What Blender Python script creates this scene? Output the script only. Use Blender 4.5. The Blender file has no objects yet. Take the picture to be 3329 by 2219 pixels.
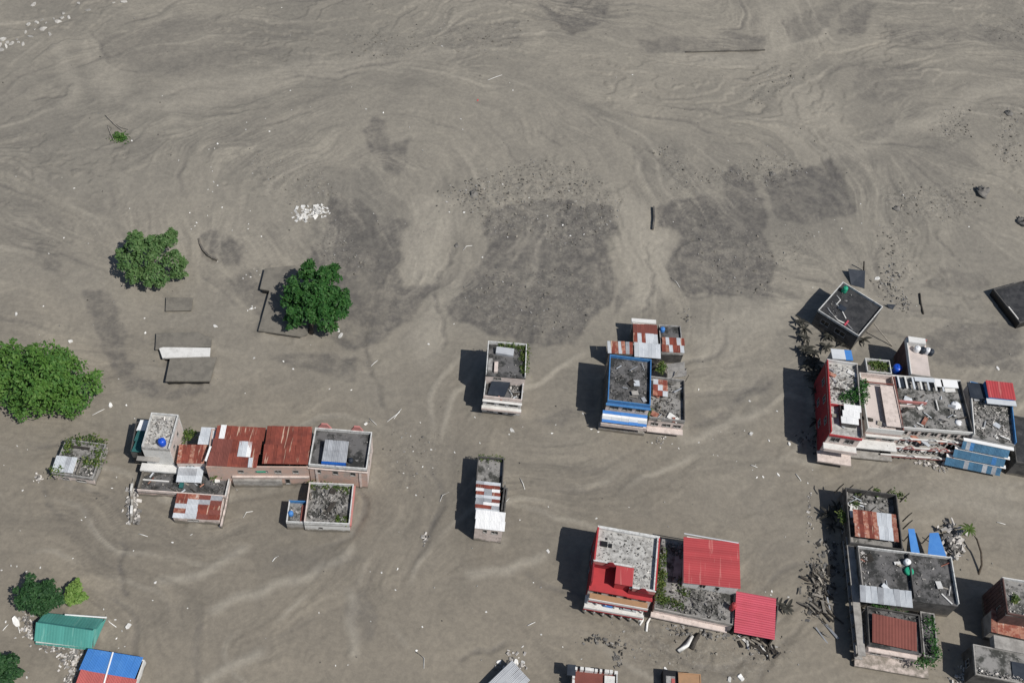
import bpy, math, random
import numpy as np
from mathutils import Vector, Matrix
random.seed(7); RNG = np.random.default_rng(11)
S = bpy.context.scene; COL = S.collection

# ------------------------------------------------------------------ camera
W, H = 3329.0, 2219.0
PP = np.array([W/2, H/2])
_vn = np.array([2200., -3500.]) - PP          # vanishing point of the streets (north)
_vz = np.array([1330., 3650.]) - PP           # nadir
FPX = math.sqrt(-(_vn @ _vz))
def _u(v): v = np.array(v, float); return v/np.linalg.norm(v)
UP = -_u([*_vz, FPX]); NO = _u([*_vn, FPX]); NO = _u(NO - UP*(NO @ UP)); EA = np.cross(NO, UP)
CAMZ = FPX/16.0*(-UP[2])
def R3(a): return Vector((EA[a], NO[a], UP[a]))
cam = bpy.data.cameras.new('camera'); cam_o = bpy.data.objects.new('camera', cam); COL.objects.link(cam_o)
cx_, cy_, cz_ = R3(0), -R3(1), -R3(2)
cam_o.matrix_world = Matrix(((cx_.x, cy_.x, cz_.x, 0), (cx_.y, cy_.y, cz_.y, 0), (cx_.z, cy_.z, cz_.z, CAMZ), (0, 0, 0, 1)))
cam.sensor_width = 36; cam.sensor_fit = 'HORIZONTAL'; cam.lens = FPX/W*36; cam.clip_start = 1; cam.clip_end = 6000
S.camera = cam_o
def G(px, py, z=0.0):
    """pixel direction met with the level z (ground, floor or roof height)"""
    d = np.array([px-PP[0], py-PP[1], FPX]); w = (d @ EA, d @ NO, d @ UP)
    t = (z-CAMZ)/w[2]
    return Vector((w[0]*t, w[1]*t, z))

# ------------------------------------------------------------------ light
SUN = Vector((-.63, .39, -1.0)).normalized()
wd = bpy.data.worlds.new('World'); S.world = wd; wd.use_nodes = True
nt = wd.node_tree; nt.nodes.clear()
sky = nt.nodes.new('ShaderNodeTexSky'); sky.sky_type = 'NISHITA'; sky.sun_disc = False
sky.sun_elevation = math.asin(-SUN.z); sky.sun_rotation = math.atan2(-SUN.x, -SUN.y)
bg = nt.nodes.new('ShaderNodeBackground'); bg.inputs[1].default_value = 0.08
wo = nt.nodes.new('ShaderNodeOutputWorld'); nt.links.new(sky.outputs[0], bg.inputs[0]); nt.links.new(bg.outputs[0], wo.inputs[0])
sl = bpy.data.lights.new('sun', 'SUN'); sl.energy = 5.0; sl.angle = math.radians(.53); sl.color = (1, .965, .91)
so = bpy.data.objects.new('sun', sl); COL.objects.link(so); so.rotation_euler = SUN.to_track_quat('-Z', 'Y').to_euler(); so.location = (60, -40, 120)
S.view_settings.view_transform = 'Standard'; S.view_settings.look = 'None'; S.view_settings.exposure = -0.28; S.view_settings.gamma = 1
S.render.engine = 'CYCLES'

# ------------------------------------------------------------------ materials
MUD = (.245, .222, .186)
class NT:
    def __init__(s, name):
        s.m = bpy.data.materials.new(name); s.m.use_nodes = True; s.t = s.m.node_tree; s.t.nodes.clear()
        s.o = s.n('ShaderNodeOutputMaterial'); s.b = s.n('ShaderNodeBsdfPrincipled'); s.l(s.b.outputs[0], s.o.inputs[0])
    def n(s, k, **kw):
        x = s.t.nodes.new(k)
        for a, v in kw.items(): setattr(x, a, v)
        return x
    def l(s, a, b): s.t.links.new(a, b)
    def val(s, sock, v):
        if hasattr(v, 'is_linked') or isinstance(v, bpy.types.NodeSocket): s.l(v, sock)
        elif isinstance(v, (tuple, list)): sock.default_value = (*v[:3], 1) if len(sock.default_value) == 4 else v
        else: sock.default_value = v
    def noise(s, vec, scale, detail=4, rough=.6, dist=0):
        x = s.n('ShaderNodeTexNoise'); s.l(vec, x.inputs['Vector']); x.inputs['Scale'].default_value = scale
        x.inputs['Detail'].default_value = detail; x.inputs['Roughness'].default_value = rough; x.inputs['Distortion'].default_value = dist
        return x.outputs['Fac']
    def ramp(s, f, lo, hi, a=0., b=1.):
        x = s.n('ShaderNodeMapRange', interpolation_type='SMOOTHSTEP'); s.l(f, x.inputs[0])
        for i, v in enumerate((lo, hi, a, b)): x.inputs[i+1].default_value = v
        return x.outputs[0]
    def math(s, op, a, b=0.):
        x = s.n('ShaderNodeMath', operation=op); s.val(x.inputs[0], a); s.val(x.inputs[1], b); return x.outputs[0]
    def mix(s, f, a, b, mode='MIX'):
        x = s.n('ShaderNodeMix', data_type='RGBA', blend_type=mode); s.val(x.inputs[0], f); s.val(x.inputs[6], a); s.val(x.inputs[7], b); return x.outputs[2]
    def pos(s): return s.n('ShaderNodeNewGeometry').outputs['Position']
    def bump(s, h, st, d):
        x = s.n('ShaderNodeBump'); x.inputs['Strength'].default_value = st; x.inputs['Distance'].default_value = d; s.l(h, x.inputs['Height']); s.l(x.outputs[0], s.b.inputs['Normal'])
MT = {}
def mat(name, a, b, sc=1., lo=.4, hi=.62, c=None, csc=.35, clo=.5, chi=.7, rough=.85, bump=.3, mudline=0., rnd=0., island=False, spec=.3, streak=None):
    q = NT(name); p = q.pos()
    f = q.ramp(q.noise(p, sc, 6, .65), lo, hi)
    col = q.mix(f, a, b)
    if c is not None:
        col = q.mix(q.ramp(q.noise(p, csc, 7, .7, .6), clo, chi), col, c)
    if streak is not None:
        mp = q.n('ShaderNodeMapping'); q.l(p, mp.inputs[0]); mp.inputs['Scale'].default_value = (2.3, .16, .3)
        col = q.mix(q.ramp(q.noise(mp.outputs[0], 1.0, 3, .55, .5), .6, .68), col, streak)
    fine = q.noise(p, sc*7+4, 3, .6)
    col = q.mix(.55, col, q.mix(fine, (.35, .35, .35), (1, 1, 1)), 'MULTIPLY') if bump > .15 else col
    if rnd or island:
        r = q.n('ShaderNodeNewGeometry').outputs['Random Per Island'] if island else q.n('ShaderNodeObjectInfo').outputs['Random']
        k = q.ramp(r, 0, 1, 1-rnd, 1+rnd*.55)
        h = q.n('ShaderNodeHueSaturation'); q.l(k, h.inputs['Value']); q.l(col, h.inputs['Color']); col = h.outputs[0]
    if mudline:
        sx = q.n('ShaderNodeSeparateXYZ'); q.l(p, sx.inputs[0])
        lvl = q.math('ADD', sx.outputs[2], q.math('MULTIPLY', q.noise(p, .9, 5), -1.6*mudline))
        col = q.mix(q.ramp(lvl, -.5*mudline, .35*mudline, 1, 0), col, (.19, .17, .14))
    q.l(col, q.b.inputs['Base Color']); q.b.inputs['Roughness'].default_value = rough; q.b.inputs['Specular IOR Level'].default_value = spec
    if bump: q.bump(q.noise(p, sc*5+2, 5), bump, .05)
    MT[name] = q.m; return q.m
mat('deck_grey', (.3, .29, .275), (.055, .056, .05), .42, .42, .6, (.46, .45, .42), .9, .57, .72)
mat('deck_dark', (.15, .146, .145), (.034, .035, .034), .4, .42, .6, (.34, .33, .32), .8, .57, .75)
mat('deck_pale', (.56, .55, .52), (.36, .35, .33), .9, .42, .6, (.10, .10, .09), 1.8, .57, .66)
mat('deck_black', (.03, .031, .034), (.058, .058, .06), .6, .4, .6, (.15, .15, .155), 1.1, .58, .78, rough=.7)
mat('concrete', (.42, .40, .37), (.28, .265, .245), .7, .4, .65, (.1, .095, .09), .5, .6, .78, mudline=1)
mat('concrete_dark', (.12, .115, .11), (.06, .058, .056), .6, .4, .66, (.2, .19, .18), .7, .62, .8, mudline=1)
mat('plaster_white', (.78, .77, .74), (.62, .61, .58), .8, .45, .72, (.22, .21, .2), .7, .62, .8, mudline=1)
mat('plaster_pink', (.66, .5, .44), (.54, .43, .38), .9, .4, .62, (.24, .215, .19), 1.1, .54, .7, mudline=1.2)
mat('plaster_pale_pink', (.78, .67, .61), (.62, .53, .48), .9, .4, .64, (.28, .25, .225), 1.2, .56, .72, mudline=1.2)
mat('floor_pink', (.56, .49, .455), (.47, .415, .385), .4, .4, .66, (.33, .3, .28), .6, .62, .82, bump=.1)
mat('brick', (.62, .43, .35), (.56, .43, .37), .9, .4, .62, (.38, .34, .3), .5, .5, .7, mudline=1)
mat('parapet_white', (.74, .74, .72), (.5, .5, .48), 1.6, .42, .66, (.16, .16, .15), 1.7, .57, .7)
mat('parapet_grey', (.42, .41, .39), (.25, .24, .23), 1.6, .4, .64, (.10, .10, .095), 1.7, .55, .68)
mat('parapet_blue', (.055, .2, .47), (.1, .28, .52), 1.2, .4, .7, (.3, .36, .42), .9, .64, .8)
mat('paint_red', (.42, .045, .05), (.33, .04, .045), .7, .4, .7, (.22, .05, .05), .8, .62, .8, bump=.12)
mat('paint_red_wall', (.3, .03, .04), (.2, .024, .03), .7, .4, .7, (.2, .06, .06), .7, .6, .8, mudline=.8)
mat('paint_pink_red', (.56, .22, .2), (.5, .25, .22), .9, .4, .7, (.4, .33, .3), .8, .6, .78)
mat('paint_blue', (.06, .19, .44), (.1, .26, .5), .8, .4, .7, (.35, .38, .4), .9, .66, .8, bump=.12)
mat('roof_red', (.40, .055, .06), (.36, .05, .055), .25, .4, .7, (.31, .05, .05), .5, .6, .85, rough=.55, bump=.06, rnd=.1, streak=(.46, .13, .12))
mat('roof_pink_red', (.52, .085, .12), (.47, .075, .1), .3, .4, .7, (.4, .08, .1), .5, .6, .85, rough=.55, bump=.06, rnd=.06)
mat('rust', (.235, .062, .042), (.17, .046, .034), .8, .4, .65, (.3, .12, .08), 1.1, .62, .76, rough=.8, bump=.12, rnd=.2, streak=(.5, .36, .27))
mat('rust_brown', (.2, .066, .052), (.175, .058, .046), .5, .4, .65, (.26, .1, .08), .8, .64, .8, rough=.8, bump=.1, rnd=.1)
mat('rust_pale', (.4, .2, .14), (.26, .08, .055), 1.3, .42, .58, (.55, .5, .45), 1.6, .55, .7, rough=.8, bump=.12, rnd=.2)
mat('zinc', (.56, .585, .61), (.46, .49, .52), .5, .4, .7, (.34, .3, .28), .9, .66, .82, rough=.5, bump=.06, rnd=.12, spec=.5)
mat('zinc_dull', (.36, .375, .395), (.26, .27, .29), .5, .4, .7, (.2, .18, .17), .9, .62, .8, rough=.55, bump=.08, rnd=.14, spec=.5)
mat('white_sheet', (.8, .8, .79), (.74, .74, .74), .5, .4, .7, (.6, .58, .56), .9, .7, .85, rough=.5, bump=.04, rnd=.04)
mat('teal_roof', (.085, .30, .26), (.075, .27, .235), .4, .4, .7, (.13, .31, .27), .6, .55, .75, rough=.5, bump=.05, rnd=.1, streak=(.14, .36, .31))
mat('teal_dark', (.03, .13, .125), (.025, .1, .1), .5, .4, .7, rough=.6, bump=.06, rnd=.1)
mat('blue_roof', (.055, .2, .52), (.075, .235, .55), .4, .4, .7, (.2, .34, .55), 1.2, .66, .8, rough=.55, bump=.08, rnd=.06)
mat('steel_blue', (.07, .17, .27), (.05, .13, .22), .8, .4, .7, (.2, .28, .34), 1.2, .64, .78, rough=.55, bump=.1, rnd=.15)
mat('faded_red_roof', (.44, .105, .095), (.39, .1, .09), .4, .4, .7, (.47, .2, .17), .7, .6, .8, rough=.6, bump=.06, rnd=.06)
mat('tarp_blue', (.015, .12, .5), (.02, .15, .55), 1, .4, .7, rough=.5, bump=.3)
mat('tank_blue', (.01, .075, .5), (.015, .1, .56), 1, .4, .7, rough=.35, bump=0, spec=.5)
mat('tarp_dark', (.022, .03, .045), (.04, .05, .066), .5, .4, .7, rough=.6, bump=.2)
mat('plastic_green', (.02, .3, .17), (.03, .36, .22), 1, .4, .7, rough=.5, bump=0)
mat('plastic_white', (.78, .79, .8), (.7, .7, .7), 1, .4, .7, rough=.5, bump=0)
mat('black_void', (.012, .012, .013), (.016, .016, .017), 1, .4, .6, rough=.4, bump=0, spec=.4)
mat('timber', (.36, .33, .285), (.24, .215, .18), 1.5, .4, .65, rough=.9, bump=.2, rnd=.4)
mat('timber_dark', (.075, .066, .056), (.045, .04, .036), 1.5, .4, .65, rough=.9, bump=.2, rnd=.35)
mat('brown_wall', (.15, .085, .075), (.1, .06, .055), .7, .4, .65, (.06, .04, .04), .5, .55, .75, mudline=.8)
mat('ochre_roof', (.36, .215, .12), (.31, .19, .11), .8, .4, .7, bump=.15)
mat('mud_slab', (.225, .207, .175), (.17, .157, .135), .6, .4, .66, (.14, .128, .112), .35, .56, .76, bump=.35)
mat('mud_slab_dark', (.165, .152, .132), (.125, .116, .103), .6, .4, .66, (.2, .18, .155), .5, .6, .8, bump=.35)
mat('rubble_grey', (.27, .26, .245), (.16, .155, .147), 1, .4, .65, rough=.9, bump=.15, rnd=.75, island=True)
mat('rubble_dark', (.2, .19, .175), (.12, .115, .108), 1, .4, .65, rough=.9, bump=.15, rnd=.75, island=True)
mat('rubble_pale', (.5, .475, .44), (.34, .32, .3), 1, .4, .65, rough=.9, bump=.12, rnd=.7, island=True)
mat('scrap_pale', (.74, .73, .7), (.6, .59, .56), 1.5, .4, .7, rough=.75, bump=.1, rnd=.25)
mat('scrap_red', (.5, .08, .08), (.42, .07, .07), 1.5, .4, .7, rough=.7, bump=0)
mat('boulder_pale', (.56, .54, .5), (.4, .38, .35), .8, .4, .65, rough=.9, bump=.3, rnd=.3)
mat('clod', (.23, .21, .178), (.17, .155, .133), .9, .4, .65, (.28, .26, .22), .8, .6, .7, rough=.95, bump=.1, rnd=.35, island=True)
mat('bark', (.13, .105, .08), (.08, .066, .052), 2, .4, .65, rough=.95, bump=.4)
def leafmat(name, a, b, c):
    q = NT(name); p = q.pos(); r = q.n('ShaderNodeNewGeometry').outputs['Random Per Island']
    col = q.mix(q.ramp(q.noise(p, .45, 4), .38, .64), a, b); col = q.mix(q.ramp(r, .45, 1), col, c)
    q.l(col, q.b.inputs['Base Color']); q.b.inputs['Roughness'].default_value = .6; q.b.inputs['Specular IOR Level'].default_value = .25
    tr = q.n('ShaderNodeBsdfTranslucent'); q.l(col, tr.inputs[0]); ms = q.n('ShaderNodeMixShader'); ms.inputs[0].default_value = .22
    q.l(q.b.outputs[0], ms.inputs[1]); q.l(tr.outputs[0], ms.inputs[2]); q.l(ms.outputs[0], q.o.inputs[0]); MT[name] = q.m
leafmat('leaf_bright', (.075, .17, .028), (.055, .14, .03), (.12, .22, .05))
leafmat('leaf_olive', (.085, .165, .05), (.06, .13, .04), (.14, .22, .085))
leafmat('leaf_dark', (.03, .105, .022), (.02, .075, .017), (.06, .15, .035))
leafmat('leaf_deep', (.03, .085, .028), (.021, .062, .023), (.048, .115, .038))
leafmat('leaf_lime', (.17, .28, .06), (.13, .24, .05), (.24, .34, .1))
leafmat('leaf_weed', (.07, .12, .025), (.045, .085, .02), (.16, .19, .05))
leafmat('leaf_muddy', (.045, .045, .036), (.03, .03, .026), (.12, .11, .09))

# ------------------------------------------------------------------ builders
ORG = {}
def thing(name, label, cat, loc, group=None, kind=None):
    o = bpy.data.objects.new(name, None); COL.objects.link(o); o.location = loc; o.empty_display_size = .5
    ORG[o.name] = Vector(loc); tag(o, label, cat, group, kind); return o
def tag(o, label=None, cat=None, group=None, kind=None):
    if label: o['label'] = label
    if cat: o['category'] = cat
    if group: o['group'] = group
    if kind: o['kind'] = kind
    return o
class MB:
    def __init__(s): s.v = []; s.f = []
    def add(s, vs, fs):
        k = len(s.v); s.v += [tuple(x) for x in vs]; s.f += [tuple(i+k for i in f) for f in fs]; return s
    def hexa(s, b, t):           # bottom ring, top ring of n points (ccw from above)
        n = len(b); return s.add(list(b)+list(t), [tuple(range(n-1, -1, -1)), tuple(range(n, 2*n))]+[(i, (i+1) % n, n+(i+1) % n, n+i) for i in range(n)])
    def box(s, F, u0, u1, v0, v1, z0, z1):
        c = ((u0, v0), (u1, v0), (u1, v1), (u0, v1)); return s.hexa([F.pt(a, b, z0) for a, b in c], [F.pt(a, b, z1) for a, b in c])
    def rbox(s, c, e, R):        # centre, half extents, 3x3
        k = [Vector(c)+R @ Vector((x*e[0], y*e[1], z*e[2])) for z in (-1, 1) for x, y in ((-1, -1), (1, -1), (1, 1), (-1, 1))]
        return s.hexa(k[:4], k[4:])
    def tube(s, pts, rs, n=7):
        pts = [Vector(p) for p in pts]; rings = []
        for i, p in enumerate(pts):
            d = (pts[min(i+1, len(pts)-1)]-pts[max(i-1, 0)]).normalized(); a = d.orthogonal().normalized(); b = d.cross(a)
            rings.append([p+(a*math.cos(2*math.pi*j/n)+b*math.sin(2*math.pi*j/n))*rs[i] for j in range(n)])
        v = [x for r in rings for x in r]; f = [(i*n+j, i*n+(j+1) % n, (i+1)*n+(j+1) % n, (i+1)*n+j) for i in range(len(pts)-1) for j in range(n)]
        f += [tuple(range(n-1, -1, -1)), tuple(range(len(v)-n, len(v)))]
        return s.add(v, f)
    def lathe(s, c, prof, n=14, tilt=None):
        c = Vector(c); v = []
        for r, z in prof:
            for j in range(n):
                q = Vector((r*math.cos(2*math.pi*j/n), r*math.sin(2*math.pi*j/n), z)); v.append(c+(tilt @ q if tilt else q))
        k = len(prof); f = [(i*n+j, i*n+(j+1) % n, (i+1)*n+(j+1) % n, (i+1)*n+j) for i in range(k-1) for j in range(n)]
        f += [tuple(range(n-1, -1, -1)), tuple(range((k-1)*n, k*n))]; return s.add(v, f)
    def ob(s, name, m, parent=None, smooth=False, kind=None):
        if parent is not None: o0 = ORG[parent.name]
        else:
            a = np.array(s.v); o0 = Vector((a[:, 0].mean(), a[:, 1].mean(), a[:, 2].min()))
        me = bpy.data.meshes.new(name); me.from_pydata([(x-o0.x, y-o0.y, z-o0.z) for x, y, z in s.v], [], s.f); me.validate(); me.update()
        me.materials.append(MT[m] if isinstance(m, str) else m)
        if smooth: me.shade_smooth()
        o = bpy.data.objects.new(name, me); COL.objects.link(o); ORG[o.name] = o0
        if parent is not None: o.parent = parent
        else: o.location = o0
        if kind: o['kind'] = kind
        return o
class Fr:
    """plan frame: A front-left, B front-right, C back-left corner as seen at height z"""
    def __init__(s, A, B, C, z):
        a, b, c = G(*A, z), G(*B, z), G(*C, z); s.a = Vector((a.x, a.y)); e = Vector((b.x-a.x, b.y-a.y)); s.w = e.length; s.U = e/s.w
        s.V = Vector((-s.U.y, s.U.x)); s.d = Vector((c.x-a.x, c.y-a.y)).dot(s.V); s.z = z
    def pt(s, u, v, z): p = s.a+s.U*u+s.V*v; return Vector((p.x, p.y, z))
    def uv(s, px, py, z): p = G(px, py, z); q = Vector((p.x, p.y))-s.a; return q.dot(s.U), q.dot(s.V)
    def mid(s, z=0): return s.pt(s.w/2, s.d/2, z)
def bx(name, m, parent, F, u0, u1, v0, v1, z0, z1, kind=None): return MB().box(F, u0, u1, v0, v1, z0, z1).ob(name, m, parent, kind=kind)
def pbx(name, m, parent, F, p0, p1, z0, z1):
    """box whose top shows between the picture points p0 and p1"""
    a, b = F.uv(*p0, z1), F.uv(*p1, z1)
    return bx(name, m, parent, F, min(a[0], b[0]), max(a[0], b[0]), min(a[1], b[1]), max(a[1], b[1]), z0, z1)
def facade(parent, F, side, z0, z1, ops, m, t=.25, fm='parapet_grey', pm='black_void', inset=0., name='wall', win='window'):
    w, d = F.w, F.d
    o, tx, nx, L = {'f': (F.pt(0, 0, 0), F.U, -F.V, w), 'b': (F.pt(w, d, 0), -F.U, F.V, w),
                    'l': (F.pt(0, d-t, 0), -F.V, -F.U, d-2*t), 'r': (F.pt(w, t, 0), F.V, F.U, d-2*t)}[side]
    o = Vector((o.x, o.y)); 
    def P(s_, k, z): q = o+tx*s_+nx*k; return Vector((q.x, q.y, z))
    def cell(mb, s0, s1, k0, k1, za, zb):
        c = ((s0, k1), (s1, k1), (s1, k0), (s0, k0)); mb.hexa([P(a, b, za) for a, b in c], [P(a, b, zb) for a, b in c])
    ops = [(a*L, b*L, c, e) for a, b, c, e in ops]
    ss = sorted({0, L, *[x for q in ops for x in q[:2]]}); zs = sorted({z0, z1, *[x for q in ops for x in q[2:]]})
    mb = MB()
    for i in range(len(ss)-1):
        for j in range(len(zs)-1):
            sm, zm = (ss[i]+ss[i+1])/2, (zs[j]+zs[j+1])/2
            if any(a < sm < b and c < zm < e for a, b, c, e in ops): continue
            cell(mb, ss[i], ss[i+1], -t, 0, zs[j], zs[j+1])
    mb.ob(name, m, parent)
    for a, b, c, e in ops:
        fb = MB(); w_ = .09
        cell(fb, a, b, -.16, .035, e-w_, e); cell(fb, a, b, -.16, .09, c, c+w_); cell(fb, a, a+w_, -.16, .03, c+w_, e-w_); cell(fb, b-w_, b, -.16, .03, c+w_, e-w_)
        if b-a > 1.1: cell(fb, (a+b)/2-.04, (a+b)/2+.04, -.16, .025, c+w_, e-w_)
        wo_ = fb.ob(win, fm, parent)
        pb = MB(); cell(pb, a+w_, b-w_, -.13, -.11, c+w_, e-w_); pb.ob('pane', pm, wo_)
def flat(F, name, label, z, par=.7, dm='deck_grey', wm='concrete', pm='parapet_grey', ops={}, group=None, t=.25, z0=-1.0, pt=.17, cat='house', sides='fblr', wms={}, pms={}, skip=''):
    r = thing(name, label, cat, F.mid(0), group); zd = z-par
    for sd in 'fblr': facade(r, F, sd, z0, zd-.22, ops.get(sd, []), wms.get(sd, wm), t)
    bx('roof_slab', dm, r, F, -.03, F.w+.03, -.03, F.d+.03, zd-.22, zd)
    for sd in sides:
        if sd in skip: continue
        a = {'f': (-.012, F.w+.012, -.012, pt), 'b': (-.012, F.w+.012, F.d-pt, F.d+.012), 'l': (-.01, pt, pt, F.d-pt), 'r': (F.w-pt, F.w+.01, pt, F.d-pt)}[sd]
        bx('parapet', pms.get(sd, pm), r, F, *a, zd, z)
    return r
_sheet = {}
def sheet_mesh(w, l, rib=.22, amp=.028):
    k = (round(w, 3), round(l, 3), rib)
    if k not in _sheet:
        n = max(4, int(round(w/rib))*2); v = []; f = []
        for j in range(2):
            for i in range(n+1): v.append((w*i/n, l*j, amp*(1 if i % 2 else -1)))
        f = [(i, i+1, n+2+i, n+1+i) for i in range(n)]
        me = bpy.data.meshes.new('roof_sheet'); me.from_pydata(v, [], f); me.update(); _sheet[k] = me
    return _sheet[k]
def sheets(parent, c, nu, nv, mf, name='roof_sheet', over=.06, jit=.02, lift=0., along='v', rib=.22, amp=.028):
    """corrugated sheets on the quad c = front-left, front-right, back-right, back-left; mf(i, j) gives the material or None"""
    fl, fr, br, bl = [Vector(x)+Vector((0, 0, lift)) for x in c]
    ux = ((fr-fl)+(br-bl))/2; vy = ((bl-fl)+(br-fr))/2; cen = (fl+fr+br+bl)/4; fl = cen-ux/2-vy/2
    X = ux.normalized(); Z = X.cross(vy).normalized(); Y = Z.cross(X); W_, L_ = ux.length, vy.dot(Y)
    o0 = ORG[parent.name]; sh = vy.dot(X)
    for j in range(nv):
        for i in range(nu):
            m = mf(i, j) if callable(mf) else mf
            if m is None: continue
            sw, sl_ = W_/nu+over, L_/nv+over*1.5
            me = sheet_mesh(sw, sl_, rib, amp)
            key = ('m', me.name, m)
            if key not in _sheet:
                c2 = me.copy(); c2.materials.append(MT[m]); _sheet[key] = c2
            o = bpy.data.objects.new(name, _sheet[key]); COL.objects.link(o); o.parent = parent
            p = fl+X*(W_*i/nu+random.uniform(-jit, jit)+sh*(j/nv))+Y*(L_*j/nv-over)+Z*(.012*((i % 2)+2*(j % 2))+random.uniform(0, jit*.6))
            tw = random.gauss(0, jit*.25)
            X2 = (X*math.cos(tw)+Y*math.sin(tw)); Y2 = (Y*math.cos(tw)-X*math.sin(tw)); tl = random.gauss(0, jit*.3); Y2 = (Y2+Z*tl).normalized(); Z2 = X2.cross(Y2)
            o.matrix_local = Matrix(((X2.x, Y2.x, Z2.x, p.x-o0.x), (X2.y, Y2.y, Z2.y, p.y-o0.y), (X2.z, Y2.z, Z2.z, p.z-o0.z), (0, 0, 0, 1)))
            ORG[o.name] = p
def clutter(parent, F, u0, u1, v0, v1, z, n, mats=('timber', 'zinc_dull', 'plaster_white', 'rust_pale', 'timber_dark', 'concrete', 'zinc')):
    """loose boards and sheet scraps lying about on a roof, one object each"""
    for _ in range(n):
        L = random.uniform(.5, 2.4); w_ = random.uniform(.05, .14) if random.random() < .6 else random.uniform(.3, .7)
        u, v = random.uniform(u0, u1), random.uniform(v0, v1)
        R = Matrix.Rotation(math.atan2(F.U.y, F.U.x)+random.choice((0, 1.57, .6, -.5))+random.gauss(0, .3), 3, 'Z') @ Matrix.Rotation(random.gauss(0, .1), 3, 'Y') @ Matrix.Rotation(random.gauss(0, .12), 3, 'X')
        MB().rbox(F.pt(u, v, z+.12+random.random()*.25), (L/2, w_, random.uniform(.03, .07)), R).ob('board', random.choice(mats), parent)
def quad(*p): return [G(*x) for x in p]       # each (px, py, z)
def rrot(): return Matrix.Rotation(random.uniform(0, 6.28), 3, 'Z') @ Matrix.Rotation(random.gauss(0, .5), 3, 'X') @ Matrix.Rotation(random.gauss(0, .5), 3, 'Y')
def rubble(parent, F, u0, u1, v0, v1, z, n, s0, s1, m='rubble_grey', pile=.15):
    mb = MB()
    for _ in range(int(n*1.5)):
        s_ = random.uniform(s0, s1)*random.uniform(.2, 1)**1.5*.62; u, v = random.uniform(u0, u1), random.uniform(v0, v1)
        mb.rbox(F.pt(u, v, z+random.random()*pile+s_*.1), (s_, s_*random.uniform(.3, .9), s_*random.uniform(.12, .4)), rrot())
    return mb.ob('rubble', m, parent, kind='stuff')
def leaf_cloud(mb, pts, nrm, size, rng):
    n = len(pts); nrm = nrm+rng.normal(0, .55, (n, 3)); nrm /= np.linalg.norm(nrm, axis=1)[:, None]
    a = np.cross(nrm, rng.normal(0, 1, (n, 3))); a /= np.linalg.norm(a, axis=1)[:, None]+1e-9; b = np.cross(nrm, a)
    s_ = size*rng.uniform(.55, 1.25, n)[:, None]
    q = np.stack([pts-a*s_*.9, pts-b*s_*.45-nrm*s_*.12, pts+a*s_*.9, pts+b*s_*.45+nrm*s_*.1], 1).reshape(-1, 3)
    k = len(mb.v); mb.v += [tuple(x) for x in q.tolist()]; mb.f += [(k+4*i, k+4*i+1, k+4*i+2, k+4*i+3) for i in range(n)]
def weeds(label, px, z, r, n, m='leaf_weed', hgt=.7, size=.3):
    """leafy weeds scattered round picture points"""
    mb = MB(); pts = []
    for (x, y) in px:
        c = G(x, y, z); k = RNG.normal(0, 1, (n, 3))*np.array([r*.5, r*.5, 0]); k[:, 2] = np.abs(RNG.normal(0, .45, n))*hgt
        k[:, 2] *= np.clip(1.3-np.linalg.norm(k[:, :2], axis=1)/(r*1.2), .15, 1.3); pts.append(k+np.array([c.x, c.y, z+.03]))
    pts = np.concatenate(pts); up = np.tile([0, 0, 1.], (len(pts), 1)); leaf_cloud(mb, pts, up, size, RNG)
    return tag(mb.ob('weeds', m), label, 'weeds', kind='stuff')
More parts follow.
